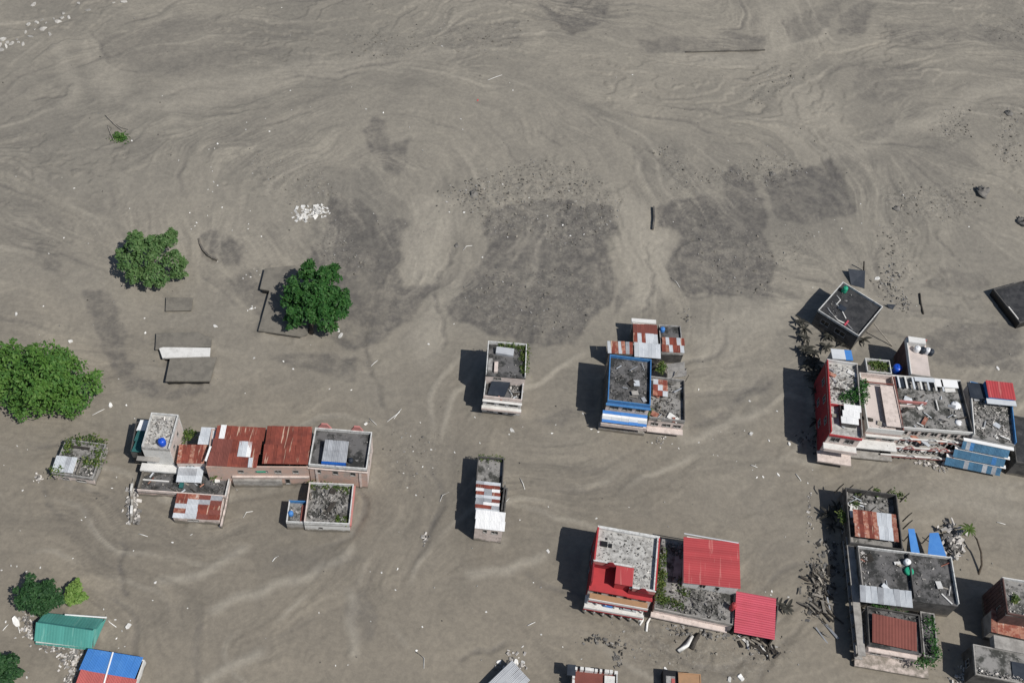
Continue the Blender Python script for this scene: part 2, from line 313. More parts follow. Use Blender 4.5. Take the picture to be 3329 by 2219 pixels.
def tree(name, label, c, zc, R, rz, m, base, nlobe=26, nleaf=9000, leaf=.42, lob=.42, zmin=.2, shape=None, seed=1, group=None, trunk_r=.4, split=.55):
    """crown centred where the picture point c meets height zc; R = (rx, ry) metres"""
    rng = np.random.default_rng(seed); C = G(*c, zc); B = G(*base, 0); t = thing(name, label, 'tree', B, group)
    lobes = []
    if shape: 
        for (x, y, zz, rr) in shape:
            q = G(x, y, zz); lobes.append((np.array(q), rr*.8))
    while len(lobes) < nlobe:
        d = rng.normal(0, 1, 3); d /= np.linalg.norm(d); d[2] = d[2]*.8+.15; k = rng.uniform(.45, .95)
        if shape:
            s_ = shape[rng.integers(len(shape))]; q = np.array(G(s_[0], s_[1], s_[2]))+d*s_[3]*rng.uniform(.55, 1.05); lobes.append((q, s_[3]*rng.uniform(.55, 1)*split))
        else: lobes.append((np.array(C)+d*np.array([R[0], R[1], rz])*k*.82, min(R)*lob*rng.uniform(.6, 1.15)))
    wts = np.array([l[1]**2 for l in lobes]); wts /= wts.sum(); mb = MB(); P_, N_ = [], []
    for (q, r), w_ in zip(lobes, wts):
        n = int(nleaf*w_)+8; d = rng.normal(0, 1, (n, 3)); d /= np.linalg.norm(d, axis=1)[:, None]; d[:, 2] = np.where(d[:, 2] < -.3, -d[:, 2], d[:, 2])
        rad = r*(.55+.5*rng.random(n)**.6)*(1+.16*np.sin(d[:, 0]*7+q[0])*np.cos(d[:, 1]*6+q[1]))
        k = q+d*rad[:, None]*np.array([1, 1, .85]); ok = k[:, 2] > zmin; P_.append(k[ok]); N_.append((d*.8+np.array([.2, -.15, .55]))[ok])
    leaf_cloud(mb, np.concatenate(P_), np.concatenate(N_), leaf, rng); mb.ob('crown', m, t)
    Bv = Vector(B); top = Vector((C.x, C.y, zc)); mid = Bv.lerp(top, .5)+Vector((rng.normal(0, .2), rng.normal(0, .2), 0))
    MB().tube([Bv-Vector((0, 0, .8)), Bv+Vector((0, 0, .4)), mid, top], [trunk_r*1.3, trunk_r, trunk_r*.75, trunk_r*.4], 8).ob('trunk', 'bark', t, True)
    for q, r in sorted(lobes, key=lambda l: -l[1])[:9]:
        e = Vector(q); s_ = mid.lerp(top, rng.uniform(0, .8)); MB().tube([s_, s_.lerp(e, .5)+Vector((0, 0, .3)), e], [trunk_r*.45, trunk_r*.28, trunk_r*.1], 6).ob('limb', 'bark', t, True)
    return t

# ------------------------------------------------------------------ mud plain
def vnoise(shape, cell, rng, ux, uy):
    """smooth value noise on world coordinates ux, uy (2-D arrays), cell in metres"""
    gx, gy = ux/cell, uy/cell; x0, y0 = np.floor(gx).astype(int), np.floor(gy).astype(int); fx, fy = gx-x0, gy-y0
    fx = fx*fx*(3-2*fx); fy = fy*fy*(3-2*fy); tab = rng.random((256, 256))
    t = lambda a, b: tab[a & 255, b & 255]
    return (t(x0, y0)*(1-fx)+t(x0+1, y0)*fx)*(1-fy)+(t(x0, y0+1)*(1-fx)+t(x0+1, y0+1)*fx)*fy
def fbm(cell, rng, ux, uy, o=4, g=.5):
    s = 0; a = 1; n = 0
    for i in range(o): s = s+a*vnoise(None, cell, rng, ux+i*17.3, uy-i*9.1); n += a; a *= g; cell /= 2.03
    return s/n
def inpoly(px, X, Y):
    q = [G(*p) for p in px]; r = np.zeros(X.shape, bool); n = len(q)
    x0, x1 = min(p.x for p in q), max(p.x for p in q); y0, y1 = min(p.y for p in q), max(p.y for p in q)
    k = (X >= x0) & (X <= x1) & (Y >= y0) & (Y <= y1); xs, ys = X[k], Y[k]; c = np.zeros(xs.shape, bool)
    for i in range(n):
        a, b = q[i], q[(i+1) % n]
        if abs(a.y-b.y) < 1e-9: continue
        c ^= ((a.y > ys) != (b.y > ys)) & (xs < (b.x-a.x)*(ys-a.y)/(b.y-a.y)+a.x)
    r[k] = c; return r
def blur(a, k):
    for ax in (0, 1):
        c = np.cumsum(np.concatenate([np.repeat(np.take(a, [0], ax), k+1, ax), a, np.repeat(np.take(a, [-1], ax), k, ax)], ax), ax)
        n = a.shape[ax]; a = (np.take(c, range(2*k+1, 2*k+1+n), ax)-np.take(c, range(0, n), ax))/(2*k+1)
    return a
WET = [  # (strength, outline in the picture)
 (1., [(1455,985),(1500,930),(1540,900),(1575,830),(1570,740),(1600,690),(1650,660),(1740,650),(1830,655),(1960,650),(2010,680),(2015,750),(1955,770),(1985,850),(2010,920),(1960,985),(1890,1060),(1850,1115),(1780,1120),(1700,1105),(1600,1095),(1500,1050)]),
 (1., [(2130,670),(2180,645),(2290,640),(2370,640),(2350,560),(2410,530),(2460,600),(2500,690),(2490,790),(2510,850),(2510,900),(2495,970),(2380,975),(2250,955),(2190,915),(2185,860),(2215,760),(2190,735),(2135,730)]),
 (1., [(2490,560),(2600,545),(2700,520),(2745,560),(2770,640),(2800,680),(2755,705),(2700,715),(2620,735),(2540,705),(2500,640)]),
 (.9, [(1080,640),(1180,640),(1230,690),(1330,700),(1320,780),(1295,860),(1305,945),(1405,900),(1400,925),(1320,1040),(1250,1110),(1150,1130),(1060,1100),(1000,1000),(1000,860),(1040,760)]),
 (.85, [(860,1140),(1000,1150),(1160,1150),(1160,1245),(1090,1230),(1000,1205),(920,1170)]),
 (.75, [(265,940),(340,935),(390,1040),(420,1130),(440,1220),(560,1262),(700,1235),(690,1280),(560,1300),(430,1275),(330,1140),(290,1020)]),
 (.7, [(720,900),(850,860),(870,960),(880,1060),(830,1020),(750,960)]),
 (.8, [(1180,430),(1220,385),(1260,400),(1270,480),(1320,450),(1320,500),(1290,560),(1240,540),(1190,490)]),
 (.35, [(310,110),(420,90),(600,50),(900,40),(1010,100),(850,190),(600,240),(430,235),(340,200)]),
 (.8, [(1740,0),(1990,0),(1960,70),(1850,110),(1790,60)]),
 (.45, [(1450,90),(1680,60),(1690,140),(1540,170),(1430,165)]),
 (.6, [(2085,125),(2300,115),(2490,108),(2490,160),(2300,165),(2110,175)]),
 (.7, [(2740,50),(2810,0),(2860,0),(2800,110),(2720,115)]),
 (.45, [(2560,60),(2640,20),(2760,0),(2720,60),(2650,120),(2565,140)]),
 (.5, [(2880,80),(3080,95),(3329,60),(3329,140),(3100,135),(2885,140)]),
 (.45, [(2760,220),(2880,200),(3050,215),(2980,290),(2880,345),(2780,320)]),
 (.5, [(2770,440),(2900,380),(2910,420),(2810,450)]),
 (.75, [(3000,1100),(3080,1040),(3329,1060),(3329,1210),(3200,1190),(3060,1200)]),
 (.5, [(3050,870),(3200,890),(3230,950),(3110,950),(3000,920)]),
 (.85, [(2250,1395),(2330,1310),(2420,1260),(2510,1230),(2480,1270),(2400,1290),(2330,1350)]),
 (.75, [(645,760),(700,745),(790,800),(790,860),(710,850),(655,820)]),
 (.6, [(100,800),(150,780),(190,820),(180,870),(120,880)]),
 (.8, [(1985,960),(2050,925),(2045,970),(1990,1010)]),
 (.5, [(1740,1380),(1850,1330),(1900,1345),(1820,1380)]),
 (.35, [(900,1780),(1100,1770),(1180,1820),(1000,1850),(860,1830)]),
 (.45, [(1110,1960),(1200,1880),(1230,1990),(1230,2100),(1170,2100)]),
 (.5, [(2060,480),(2100,520),(2150,560),(2120,560),(2070,520)]),
 (.3, [(900,870),(1000,860),(1010,1000),(900,1080)]),
]
DRY = [(.9, [(1335,640),(1470,610),(1500,700),(1460,800),(1430,880),(1310,935),(1330,780)]), (.8, [(1480,880),(1520,900),(1450,1000),(1470,1100),(1380,1180),(1330,1110),(1420,960)]),
 (.9, [(2030,640),(2120,660),(2120,740),(2195,760),(2180,850),(2200,940),(2090,1010),(2040,1000),(2040,900),(2000,800)]), (.6, [(2480,0),(2560,0),(2560,170),(2450,200),(2130,220),(2130,185),(2480,165)]),
 (.5, [(3020,1600),(3050,1575),(3329,1560),(3329,1640),(3100,1620)]), (.5, [(2700,900),(2560,960),(2560,1050),(2300,1180),(2260,1060),(2500,1000)]), (.5, [(2500,420),(2560,280),(2700,300),(2800,480),(2620,500)]),
 (.55, [(440,350),(900,230),(1600,140),(1640,165),(1000,260),(600,380)]), (.5, [(240,130),(310,110),(350,210),(430,240),(420,330),(330,340)])]
ROUGH = [(1., [(1500,660),(1540,560),(1750,510),(1900,540),(2010,620),(2000,760),(1880,830),(1700,760),(1560,780)]), (.7, [(1440,960),(1560,880),(1900,860),(1990,960),(1880,1090),(1600,1080)]),
 (1., [(2110,460),(2200,470),(2300,560),(2480,500),(2560,500),(2640,540),(2560,600),(2400,600),(2200,640)]), (1., [(3050,400),(3100,350),(3180,350),(3170,460),(3040,480)]),
 (1., [(2850,600),(3170,600),(3200,700),(3000,720),(2900,700)]), (.9, [(2860,700),(2960,700),(2980,900),(2900,1000),(2880,960)]), (1., [(3230,340),(3329,340),(3329,560),(3260,540)]),
 (.7, [(2400,300),(2480,200),(2600,230),(2560,300),(2470,370)]), (.6, [(780,480),(1000,500),(1150,640),(1000,700),(820,620)]), (.8, [(1020,660),(1120,660),(1150,800),(1290,880),(1040,900)]),
 (.6, [(2220,700),(2500,760),(2560,860),(2500,960),(2260,960)]), (.5, [(1100,100),(1700,60),(1700,160),(1150,210)]), (.8, [(2560,740),(2660,740),(2560,900),(2500,880)]),
 (.5, [(1300,1380),(1450,1400),(1400,1640),(1250,1560)]), (.9, [(1940,2050),(2080,2020),(2400,2100),(2560,2080),(2560,2160),(2300,2180),(2040,2150)]), (.6, [(3180,60),(3329,40),(3329,140),(3150,120)])]
FLOW = [(200,150,1,-.35),(600,300,1,-.2),(1000,230,1,-.15),(1400,150,1,-.2),(1900,60,1,-.1),(2300,150,1,.0),(2500,60,.2,1),(2800,350,.8,-.6),(2900,200,1,.3),(3200,250,1,.2),(3200,600,1,.5),(2700,600,.8,.6),(2300,700,.5,1),(2350,870,1,-.15),(1900,800,.3,1),(1700,600,.8,.3),(1450,800,-.2,1),(1450,1200,-.3,1),(1300,1500,.25,1),(1350,1800,-.6,.8),(900,1900,1,-.4),(400,1850,1,.1),(150,1700,.8,.6),(100,700,.9,.4),(600,600,.1,1),(300,400,1,-.3),(900,1200,1,.1),(1850,1500,1,.1),(2350,1500,1,-.1),(2350,1300,1,-.6),(2700,1550,1,.1),(3200,1600,1,.1),(2000,2150,1,.2),(2400,1700,1,.05),(3100,1050,1,.1),(1600,2000,.8,.6),(3000,900,.3,1),(2200,1000,.1,1),(1700,1850,1,-.25),(1200,2100,.6,.8),(700,1750,1,-.3),(500,2100,.1,1),(800,450,1,-.3),(1150,800,.6,.8)]
LINES = [  # crests (+) and cracks (-) drawn in the mud: sign, half width in cells, points
 (1, 1, [(528,1880),(600,1872),(660,1838),(720,1810),(790,1770)]), (1, 1, [(715,1978),(850,1935),(960,1872),(1060,1815),(1150,1770)]), (1, 1, [(1512,1848),(1560,1862),(1650,1856),(1740,1820),(1780,1795)]),
 (1, 1, [(2210,1418),(2300,1395),(2400,1370),(2520,1320)]), (1, 1, [(2570,1480),(2640,1492),(2760,1480),(2900,1500)]), (1, 1, [(1150,1930),(1160,1950),(1155,2060),(1150,2130)]), (1, 1, [(660,2210),(760,2170),(830,2120)]),
 (1, 3, [(3000,1620),(3080,1628),(3200,1640),(3329,1660)]), (1, 4, [(420,330),(600,330),(900,260),(1250,200)]), (1, 3, [(500,300),(700,270),(1000,210),(1250,180)]), (1, 4, [(2530,0),(2560,80),(2555,150),(2470,190),(2300,200)]),
 (1, 1, [(2560,145),(2650,130),(2700,90)]), (1, 3, [(180,150),(240,230),(250,280),(200,340)]), (1, 4, [(2650,500),(2780,480),(2900,420),(3050,380),(3200,290),(3329,270)]), (1, 3, [(2260,1180),(2300,1090),(2420,1030),(2560,980),(2640,930)]),
 (-1, 0, [(1480,790),(1450,860),(1430,900),(1420,980),(1430,1050),(1435,1080),(1450,1140)]), (-1, 0, [(1470,800),(1440,880),(1425,960)]), (-1, 0, [(2112,790),(2113,900),(2110,1000),(2100,1020)]), (-1, 0, [(1265,700),(1245,740),(1235,800)]),
 (-1, 0, [(1760,430),(1790,460),(1820,480)]), (-1, 0, [(2000,410),(2030,460),(2070,490)]), (-1, 0, [(2590,430),(2640,470),(2690,490)]), (-1, 0, [(860,415),(940,385),(1010,360)]), (-1, 0, [(310,100),(330,170),(370,220),(450,235)]), (-1, 0, [(2556,70),(2560,130)]),
 (-1, 0, [(100,320),(200,300),(240,260)]), (-1, 0, [(2100,480),(2180,560),(2230,600)]), (-1, 0, [(2385,775),(2430,800),(2450,850)]), (-1, 0, [(2185,900),(2220,945),(2300,960)]), (-1, 0, [(2500,560),(2510,580),(2530,600)]), (-1, 0, [(2860,640),(2920,650),(2940,690)]), (-1, 0, [(3040,740),(3090,820),(3130,860)]), (-1, 0, [(3010,930),(3130,950),(3190,960)]),
 (-1, 0, [(2120,2070),(2200,2110),(2290,2160),(2400,2200)]), (-1, 0, [(1500,2130),(1600,2120),(1660,2105)]), (-1, 0, [(140,1590),(160,1640),(190,1680)]), (-1, 0, [(385,1760),(395,1840),(410,1890),(430,1960)])]
BASES = [((168,1536),(300,1554),(206,1424),2.9), ((459,1452),(549,1459),(494,1340),8.4), ((445,1591),(733,1612),(458,1520),2.2), ((562,1680),(712,1690),(576,1606),1.9), ((668,1514),(1001,1516),(716,1390),6.7), ((1003,1508),(1192,1523),(1020,1388),7.4), ((988,1696),(1136,1702),(1002,1566),3.3), ((930,1695),(987,1697),(939,1625),2.7),
 ((1572,1286),(1697,1300),(1577,1200),6.1), ((1580,1212),(1709,1222),(1597,1108),8.6), ((1544,1712),(1634,1724),(1547,1570),5.4), ((1547,1574),(1634,1581),(1552,1481),4.5), ((1976,1300),(2115,1317),(1988,1152),8.4), ((2113,1355),(2227,1368),(2122,1222),4.9), ((2060,1110),(2222,1150),(2056,1048),4.0), ((1924,1884),(2132,1921),(1939,1703),9.0), ((2128,1976),(2384,2030),(2148,1745),3.4), ((2392,2040),(2518,2076),(2402,1928),3.4),
 ((2660,1007),(2792,1091),(2745,918),5.2), ((2703,1402),(2806,1418),(2691,1166),9.2), ((2822,1390),(2940,1402),(2819,1212),7.4), ((2934,1388),(3306,1440),(2956,1222),7.4), ((2764,1762),(2936,1786),(2727,1580),5.0), ((2806,1926),(3120,1964),(2784,1772),5.6), ((2826,2094),(3000,2124),(2807,1966),4.8), ((3276,1992),(3420,2016),(3283,1878),8.5), ((3172,2190),(3420,2240),(3166,2092),5.0), ((116,2086),(296,2104),(136,2006),1.2), ((232,2268),(415,2298),(282,2112),2.1), ((508,1135),(686,1140),(512,1080),1.0), ((538,1238),(683,1238),(553,1164),1.4), ((840,1074),(985,1094),(861,872),1.1)]
def build_ground():
    rng = np.random.default_rng(5); st = .33
    xs = np.arange(-150, 150, st); ys = np.arange(36, 292, st); nx0, ny0 = len(xs), len(ys)
    X, Y = np.meshgrid(xs, ys)
    n1 = fbm(7, rng, X, Y, 3, .55)-.5; n2 = fbm(7, rng, X, Y, 3, .55)-.5; n3 = fbm(1.6, rng, X, Y, 3, .7)-.5; n4 = fbm(1.6, rng, X, Y, 3, .7)-.5
    wx = X+4.2*n1+1.3*n3; wy = Y+4.2*n2+1.3*n4
    wet = np.zeros(X.shape); dry = np.zeros(X.shape); rough = np.zeros(X.shape)
    for s_, p in WET: wet = np.maximum(wet, s_*blur(inpoly(p, wx, wy).astype(float), 1))
    for s_, p in DRY: dry = np.maximum(dry, s_*blur(inpoly(p, wx, wy).astype(float), 5))
    wx2 = X+5*(fbm(9, rng, X, Y)-.5); wy2 = Y+5*(fbm(9, rng, X, Y)-.5)
    for s_, p in ROUGH: rough = np.maximum(rough, s_*blur(inpoly(p, wx2, wy2).astype(float), 7))
    crest = np.zeros(X.shape); crack = np.zeros(X.shape)
    for sg, hw, pl in LINES:
        q = [G(*p) for p in pl]; a = np.zeros(X.shape)
        for u, v in zip(q[:-1], q[1:]):
            n_ = int((v-u).length/st*1.5)+2
            for k in range(n_):
                p = u.lerp(v, k/n_); p_ = p+Vector((.8*math.sin(p.y*.35)+.3*math.sin(p.y*1.3), .8*math.sin(p.x*.3)+.3*math.sin(p.x*1.1), 0)); i, j = int((p_.x-xs[0])/st), int((p_.y-ys[0])/st)
                if 0 <= i < nx0 and 0 <= j < ny0: a[max(j-hw, 0):j+hw+1, max(i-hw, 0):i+hw+1] = 1
        a = blur(a, 1+hw)
        if sg > 0: crest = np.maximum(crest, a*(.75 if hw < 3 else .5))
        else: crack = np.maximum(crack, a*.85)
    dry = np.maximum(dry, np.clip(crest*1.3, 0, .8)); wet = np.maximum(wet, np.clip(crack*1.6, 0, 1))
    base = np.zeros(X.shape)
    for b_ in BASES:
        f_ = Fr(*b_); u_ = (X-f_.a.x)*f_.U.x+(Y-f_.a.y)*f_.U.y; v_ = (X-f_.a.x)*f_.V.x+(Y-f_.a.y)*f_.V.y; base[(u_ > 0) & (u_ < f_.w) & (v_ > 0) & (v_ < f_.d)] = 1
    berm = np.clip(blur(blur(base, 3), 2)*2, 0, 1)*np.clip((fbm(4.5, rng, X, Y, 3, .6)-.3)*2.6, 0, 1.2)
    wash = np.clip(blur(blur(base, 7), 5)*1.8, 0, 1)*np.clip((fbm(6, rng, X, Y, 4, .6)-.42)*4, 0, 1)
    wet = np.maximum(wet, .55*wash)
    # flow directions
    A = np.zeros(X.shape); Bq = np.zeros(X.shape)
    sub = (slice(None, None, 8), slice(None, None, 8)); Xs, Ys = X[sub], Y[sub]; a_ = np.zeros(Xs.shape); b_ = np.zeros(Xs.shape)
    for (px, py, dx, dy) in FLOW:
        p = G(px, py); q = G(px+dx*20, py+dy*20)-p; th = 2*math.atan2(q.y, q.x); w_ = 1/((Xs-p.x)**2+(Ys-p.y)**2+30)**1.5; a_ += w_*math.cos(th); b_ += w_*math.sin(th)
    ang = .5*np.arctan2(b_, a_); c2, s2 = np.cos(2*ang), np.sin(2*ang)
    up = lambda k: blur(np.repeat(np.repeat(k, 8, 0), 8, 1)[:ny0, :nx0], 6)
    c2, s2 = up(c2), up(s2); ang = .5*np.arctan2(s2, c2)+2.2*(fbm(26, rng, X, Y, 3)-.5)+1.6*(fbm(5, rng, X, Y, 3)-.5)
    dx, dy = np.cos(ang), np.sin(ang)
    fl_l = np.zeros(X.shape); fl_d = np.zeros(X.shape)
    for k in range(420):
        fx, fy = rng.random()*(nx0-4)+2, rng.random()*(ny0-4)+2; n_ = int(rng.integers(18, 110)); pd = np.array([1., 0]); tgt = fl_l if rng.random() < .5 else fl_d; w_ = .35+.65*rng.random()
        if rng.random() < .5: pd = -pd
        for q_ in range(n_):
            i, j = int(fx), int(fy)
            if not (1 < i < nx0-2 and 1 < j < ny0-2): break
            v_ = np.array([dx[j, i], dy[j, i]]); v_ = v_ if v_ @ pd >= 0 else -v_; pd = v_; fx += v_[0]; fy += v_[1]
            a_w = w_*math.sin(math.pi*(q_+.5)/n_); tgt[j, i] = max(tgt[j, i], a_w)
            if n_ > 60: tgt[j, i+1] = max(tgt[j, i+1], a_w*.8); tgt[j+1, i] = max(tgt[j+1, i], a_w*.8)
    fl_l, fl_d = blur(fl_l, 1)*2.2, blur(fl_d, 1)*2.2
    dry = np.maximum(dry, np.clip(fl_l*.8, 0, .7)); wet = np.maximum(wet, np.clip(fl_d*.6, 0, .55))
    def lic(src, n):
        acc = src.copy(); cnt = 1
        for sg in (1, -1):
            ix, iy = np.meshgrid(np.arange(nx0, dtype=float), np.arange(ny0, dtype=float)); px_, py_ = dx*sg, dy*sg
            for _ in range(n):
                ix = ix+px_; iy = iy+py_; a = np.clip(ix.round().astype(int), 0, nx0-1); b = np.clip(iy.round().astype(int), 0, ny0-1)
                acc += src[b, a]; cnt += 1; cx, cy = dx[b, a], dy[b, a]; s_ = np.sign(cx*px_+cy*py_); s_[s_ == 0] = 1; px_, py_ = cx*s_, cy*s_
        return acc/cnt
    nz = lambda a: (a-a.mean())/a.std()
    l1 = nz(lic(rng.random(X.shape), 9)); l2 = nz(lic(blur(rng.random(X.shape), 4), 22)); l3 = nz(lic(blur(rng.random(X.shape), 11), 40))
    wet = wet*np.clip(1.0-.2*l2-.16*nz(fbm(5, rng, X, Y, 4, .65)), .12, 1)
    l4 = nz(lic(blur(blur(rng.random(X.shape), 13), 5), 60)); fz = l4*1.15+5.5*(fbm(42, rng, X, Y, 4, .5)-.5)+.35*n1*4+1.1*n3*.5; lv = np.floor(fz).astype(int); fr_ = fz-lv
    ht = rng.random(64); lob = ht[lv % 64]-.5; step = lv+np.clip((fr_-.0)/.1, 0, 1)
    gate = np.clip((fbm(16, rng, X, Y, 3)-.35)*3, .15, 1.3)
    big = fbm(30, rng, X, Y, 4)-.5
    cl = fbm(1.5, rng, X, Y, 3, .65)-.5; cl2 = np.abs(fbm(3.4, rng, X, Y, 3)-.5)*2
    Z = .45*big+.05*(step-step.mean())+.24*(step-fz-.5)*np.clip((fbm(24, rng, X, Y, 2)-.42)*4, .12, 1)*np.clip((Y-100)/70, .22, 1)+.06*l4+(.012*l1+.04*l2+.085*l3)*gate*(1-.4*wet)+rough*.6*(1.1*np.clip(cl-.06, -.12, .5)-.35*np.clip(.12-cl2, 0, .12)*3)-.1*wet+.05*(fbm(.8, rng, X, Y, 2)-.5)
    Z += .75*berm*(1-.35*base)+.22*crest-.3*crack+.07*fl_l-.07*fl_d
    # levees: sharp little crests along the flow
    cr = np.clip(1-np.abs(l3-.9)/.16, 0, 1)*np.clip((fbm(20, rng, X, Y, 2)-.5)*6, 0, 1); Z += .10*blur(cr, 1)
    tone = np.clip(.5+.62*blur(lob, 1)*np.clip((fbm(28, rng, X, Y, 2)-.3)*2.5, .25, 1)+1.2*(fbm(30, rng, X, Y, 5, .6)-.5)+.09*l3*gate+.07*l2*gate+.04*l1*gate, 0, 1)
    # attach a coarse margin that reaches far beyond the picture
    ex = np.array([1.5, 5, 14, 40, 110, 300, 800, 2000.]); ax = np.concatenate([xs[0]-ex[::-1], xs, xs[-1]+ex]); ay = np.concatenate([ys[0]-ex[::-1], ys, ys[-1]+ex]); k = len(ex)
    pad = lambda a: np.pad(a, k, mode='edge'); Zp = pad(Z); XX, YY = np.meshgrid(ax, ay); ny, nx = XX.shape
    me = bpy.data.meshes.new('ground'); n = nx*ny; me.vertices.add(n)
    me.vertices.foreach_set('co', np.stack([XX, YY, Zp], -1).astype(np.float32).ravel())
    i0 = (np.arange(ny-1)[:, None]*nx+np.arange(nx-1)[None]).ravel(); f = np.stack([i0, i0+1, i0+nx+1, i0+nx], -1).astype(np.int32); nf = len(f)
    me.loops.add(nf*4); me.polygons.add(nf); me.loops.foreach_set('vertex_index', f.ravel()); me.polygons.foreach_set('loop_start', np.arange(0, nf*4, 4, dtype=np.int32))
    try: me.polygons.foreach_set('loop_total', np.full(nf, 4, np.int32))
    except Exception: pass
    me.update(calc_edges=True); me.shade_smooth()
    for nm, a in (('wet', wet), ('dry', dry), ('tone', tone), ('rough', rough), ('streak', np.clip(.5+.15*l1*gate+.11*l2*gate, 0, 1))):
        at = me.attributes.new(nm, 'FLOAT', 'POINT'); at.data.foreach_set('value', pad(a).astype(np.float32).ravel())
    q = NT('mud'); p = q.pos(); at = lambda nm: q.n('ShaderNodeAttribute', attribute_name=nm).outputs['Fac']
    sx = q.n('ShaderNodeSeparateXYZ'); q.l(p, sx.inputs[0])
    fine = q.noise(p, 1.1, 7, .72, .4); vfine = q.noise(p, 4.5, 4, .7)
    # greyer silt far up the plain, browner between the houses
    brown = q.ramp(q.math('ADD', sx.outputs[1], q.math('MULTIPLY', q.noise(p, .05, 3), 60)), 95, 190, 1, 0)
    col = q.mix(brown, (.245, .226, .192), (.227, .202, .164))
    col = q.mix(at('tone'), q.mix(1, col, (.74, .745, .755), 'MULTIPLY'), q.mix(1, col, (1.08, 1.07, 1.05), 'MULTIPLY'))
    col = q.mix(q.math('MULTIPLY', at('dry'), .75), col, (.32, .293, .245))
    wm = q.math('MULTIPLY', q.math('MULTIPLY', at('wet'), q.ramp(at('streak'), .45, .88, 1., .5)), q.ramp(q.noise(p, .42, 7, .75), .38, .64, 1.0, .4))
    col = q.mix(wm, col, (.112, .104, .095))
    st_ = at('streak'); col = q.mix(.65, col, q.mix(st_, (.74, .74, .75), (1.2, 1.2, 1.18)), 'MULTIPLY')
    col = q.mix(.26, col, q.mix(q.ramp(fine, .33, .67), (.68, .68, .69), (1.3, 1.29, 1.27)), 'MULTIPLY')
    mid = q.noise(p, .33, 6, .7, 1.2); col = q.mix(.35, col, q.mix(q.ramp(mid, .34, .66), (.8, .8, .81), (1.17, 1.165, 1.15)), 'MULTIPLY')
    col = q.mix(.2, col, q.mix(q.ramp(vfine, .25, .75), (.75, .75, .76), (1.2, 1.2, 1.19)), 'MULTIPLY')
    mo = q.noise(p, 1.5, 6, .75, .3); rm = q.math('MULTIPLY', at('rough'), q.ramp(mo, .5, .58)); col = q.mix(q.math('MULTIPLY', rm, .42), col, (.1, .094, .084))
    rm2 = q.math('MULTIPLY', at('rough'), q.ramp(q.noise(p, 2.1, 5, .75), .54, .62)); col = q.mix(q.math('MULTIPLY', rm2, .42), col, (.34, .322, .275))
    q.l(col, q.b.inputs['Base Color']); q.b.inputs['Specular IOR Level'].default_value = .3
    q.l(q.math('SUBTRACT', .72, q.math('MULTIPLY', wm, .2)), q.b.inputs['Roughness'])
    q.bump(q.math('ADD', fine, q.math('MULTIPLY', vfine, .4)), .22, .1)
    me.materials.append(q.m); o = bpy.data.objects.new('ground', me); COL.objects.link(o); o['kind'] = 'structure'
    def zat(x, y):
        i = min(max((x-xs[0])/st, 0), nx0-1.001); j = min(max((y-ys[0])/st, 0), ny0-1.001); a, b = int(i), int(j); return float(Z[b, a]*(1-(i-a))*(1-(j-b))+Z[b, a+1]*(i-a)*(1-(j-b))+Z[b+1, a]*(1-(i-a))*(j-b)+Z[b+1, a+1]*(i-a)*(j-b))
    return zat, (xs, ys, rough, st)
ZAT, GR = build_ground()
def GG(px, py): p = G(px, py); p.z = ZAT(p.x, p.y); return p

# ------------------------------------------------------------------ houses on the left
def tank(label, px, z, r, h, m='tank_blue', name='water_tank', cat='tank', rib=True):
    t = thing(name, label, cat, G(*px, z))
    c = G(*px, z); prof = [(r*.96, 0), (r, .06*h), (r, .28*h), (r*1.05, .31*h), (r, .34*h), (r, .58*h), (r*1.05, .61*h), (r, .64*h), (r, .8*h), (r*.8, .92*h), (r*.35, .98*h)]
    MB().lathe(c, prof, 16).ob('barrel', m, t, True); MB().lathe(c+Vector((0, 0, .975*h)), [(r*.3, 0), (r*.3, .05*h), (r*.22, .07*h)], 12).ob('lid', m, t, True)
    return t
def ledge(r, F, u0, u1, v0, v1, z0, z1, m, name='ledge'): return bx(name, m, r, F, u0, u1, v0, v1, z0, z1)
def wallrun(name, label, pts, z, t, m, cat='wall', z0=-.8, broken=.0):
    """free-standing wall along picture points at its top height z, one piece for each stretch"""
    r = thing(name, label, cat, G(*pts[0], 0))
    for a, b in zip(pts[:-1], pts[1:]):
        p, q = G(*a, z), G(*b, z); d = (q-p); L = d.length; d /= L; n = Vector((-d.y, d.x, 0))*t/2; k = max(1, int(L/1.3)) if broken else 1
        for i in range(k):
            zz = z-random.random()*broken; s0, s1 = p+d*(L*i/k), p+d*(L*(i+1)/k-.004); s0.z = s1.z = 0; up = Vector((0, 0, 1))
            MB().hexa([s0-n+up*z0, s1-n+up*z0, s1+n+up*z0, s0+n+up*z0], [s0-n+up*zz, s1-n+up*(zz-random.random()*broken*.3), s1+n+up*(zz-random.random()*broken*.3), s0+n+up*zz]).ob('wall_section', m, r)
    return r
def posts(r, F, us, v, z0, z1, s, m, name='post'):
    for u in us: bx(name, m, r, F, u-s/2, u+s/2, v-s/2, v+s/2, z0, z1)

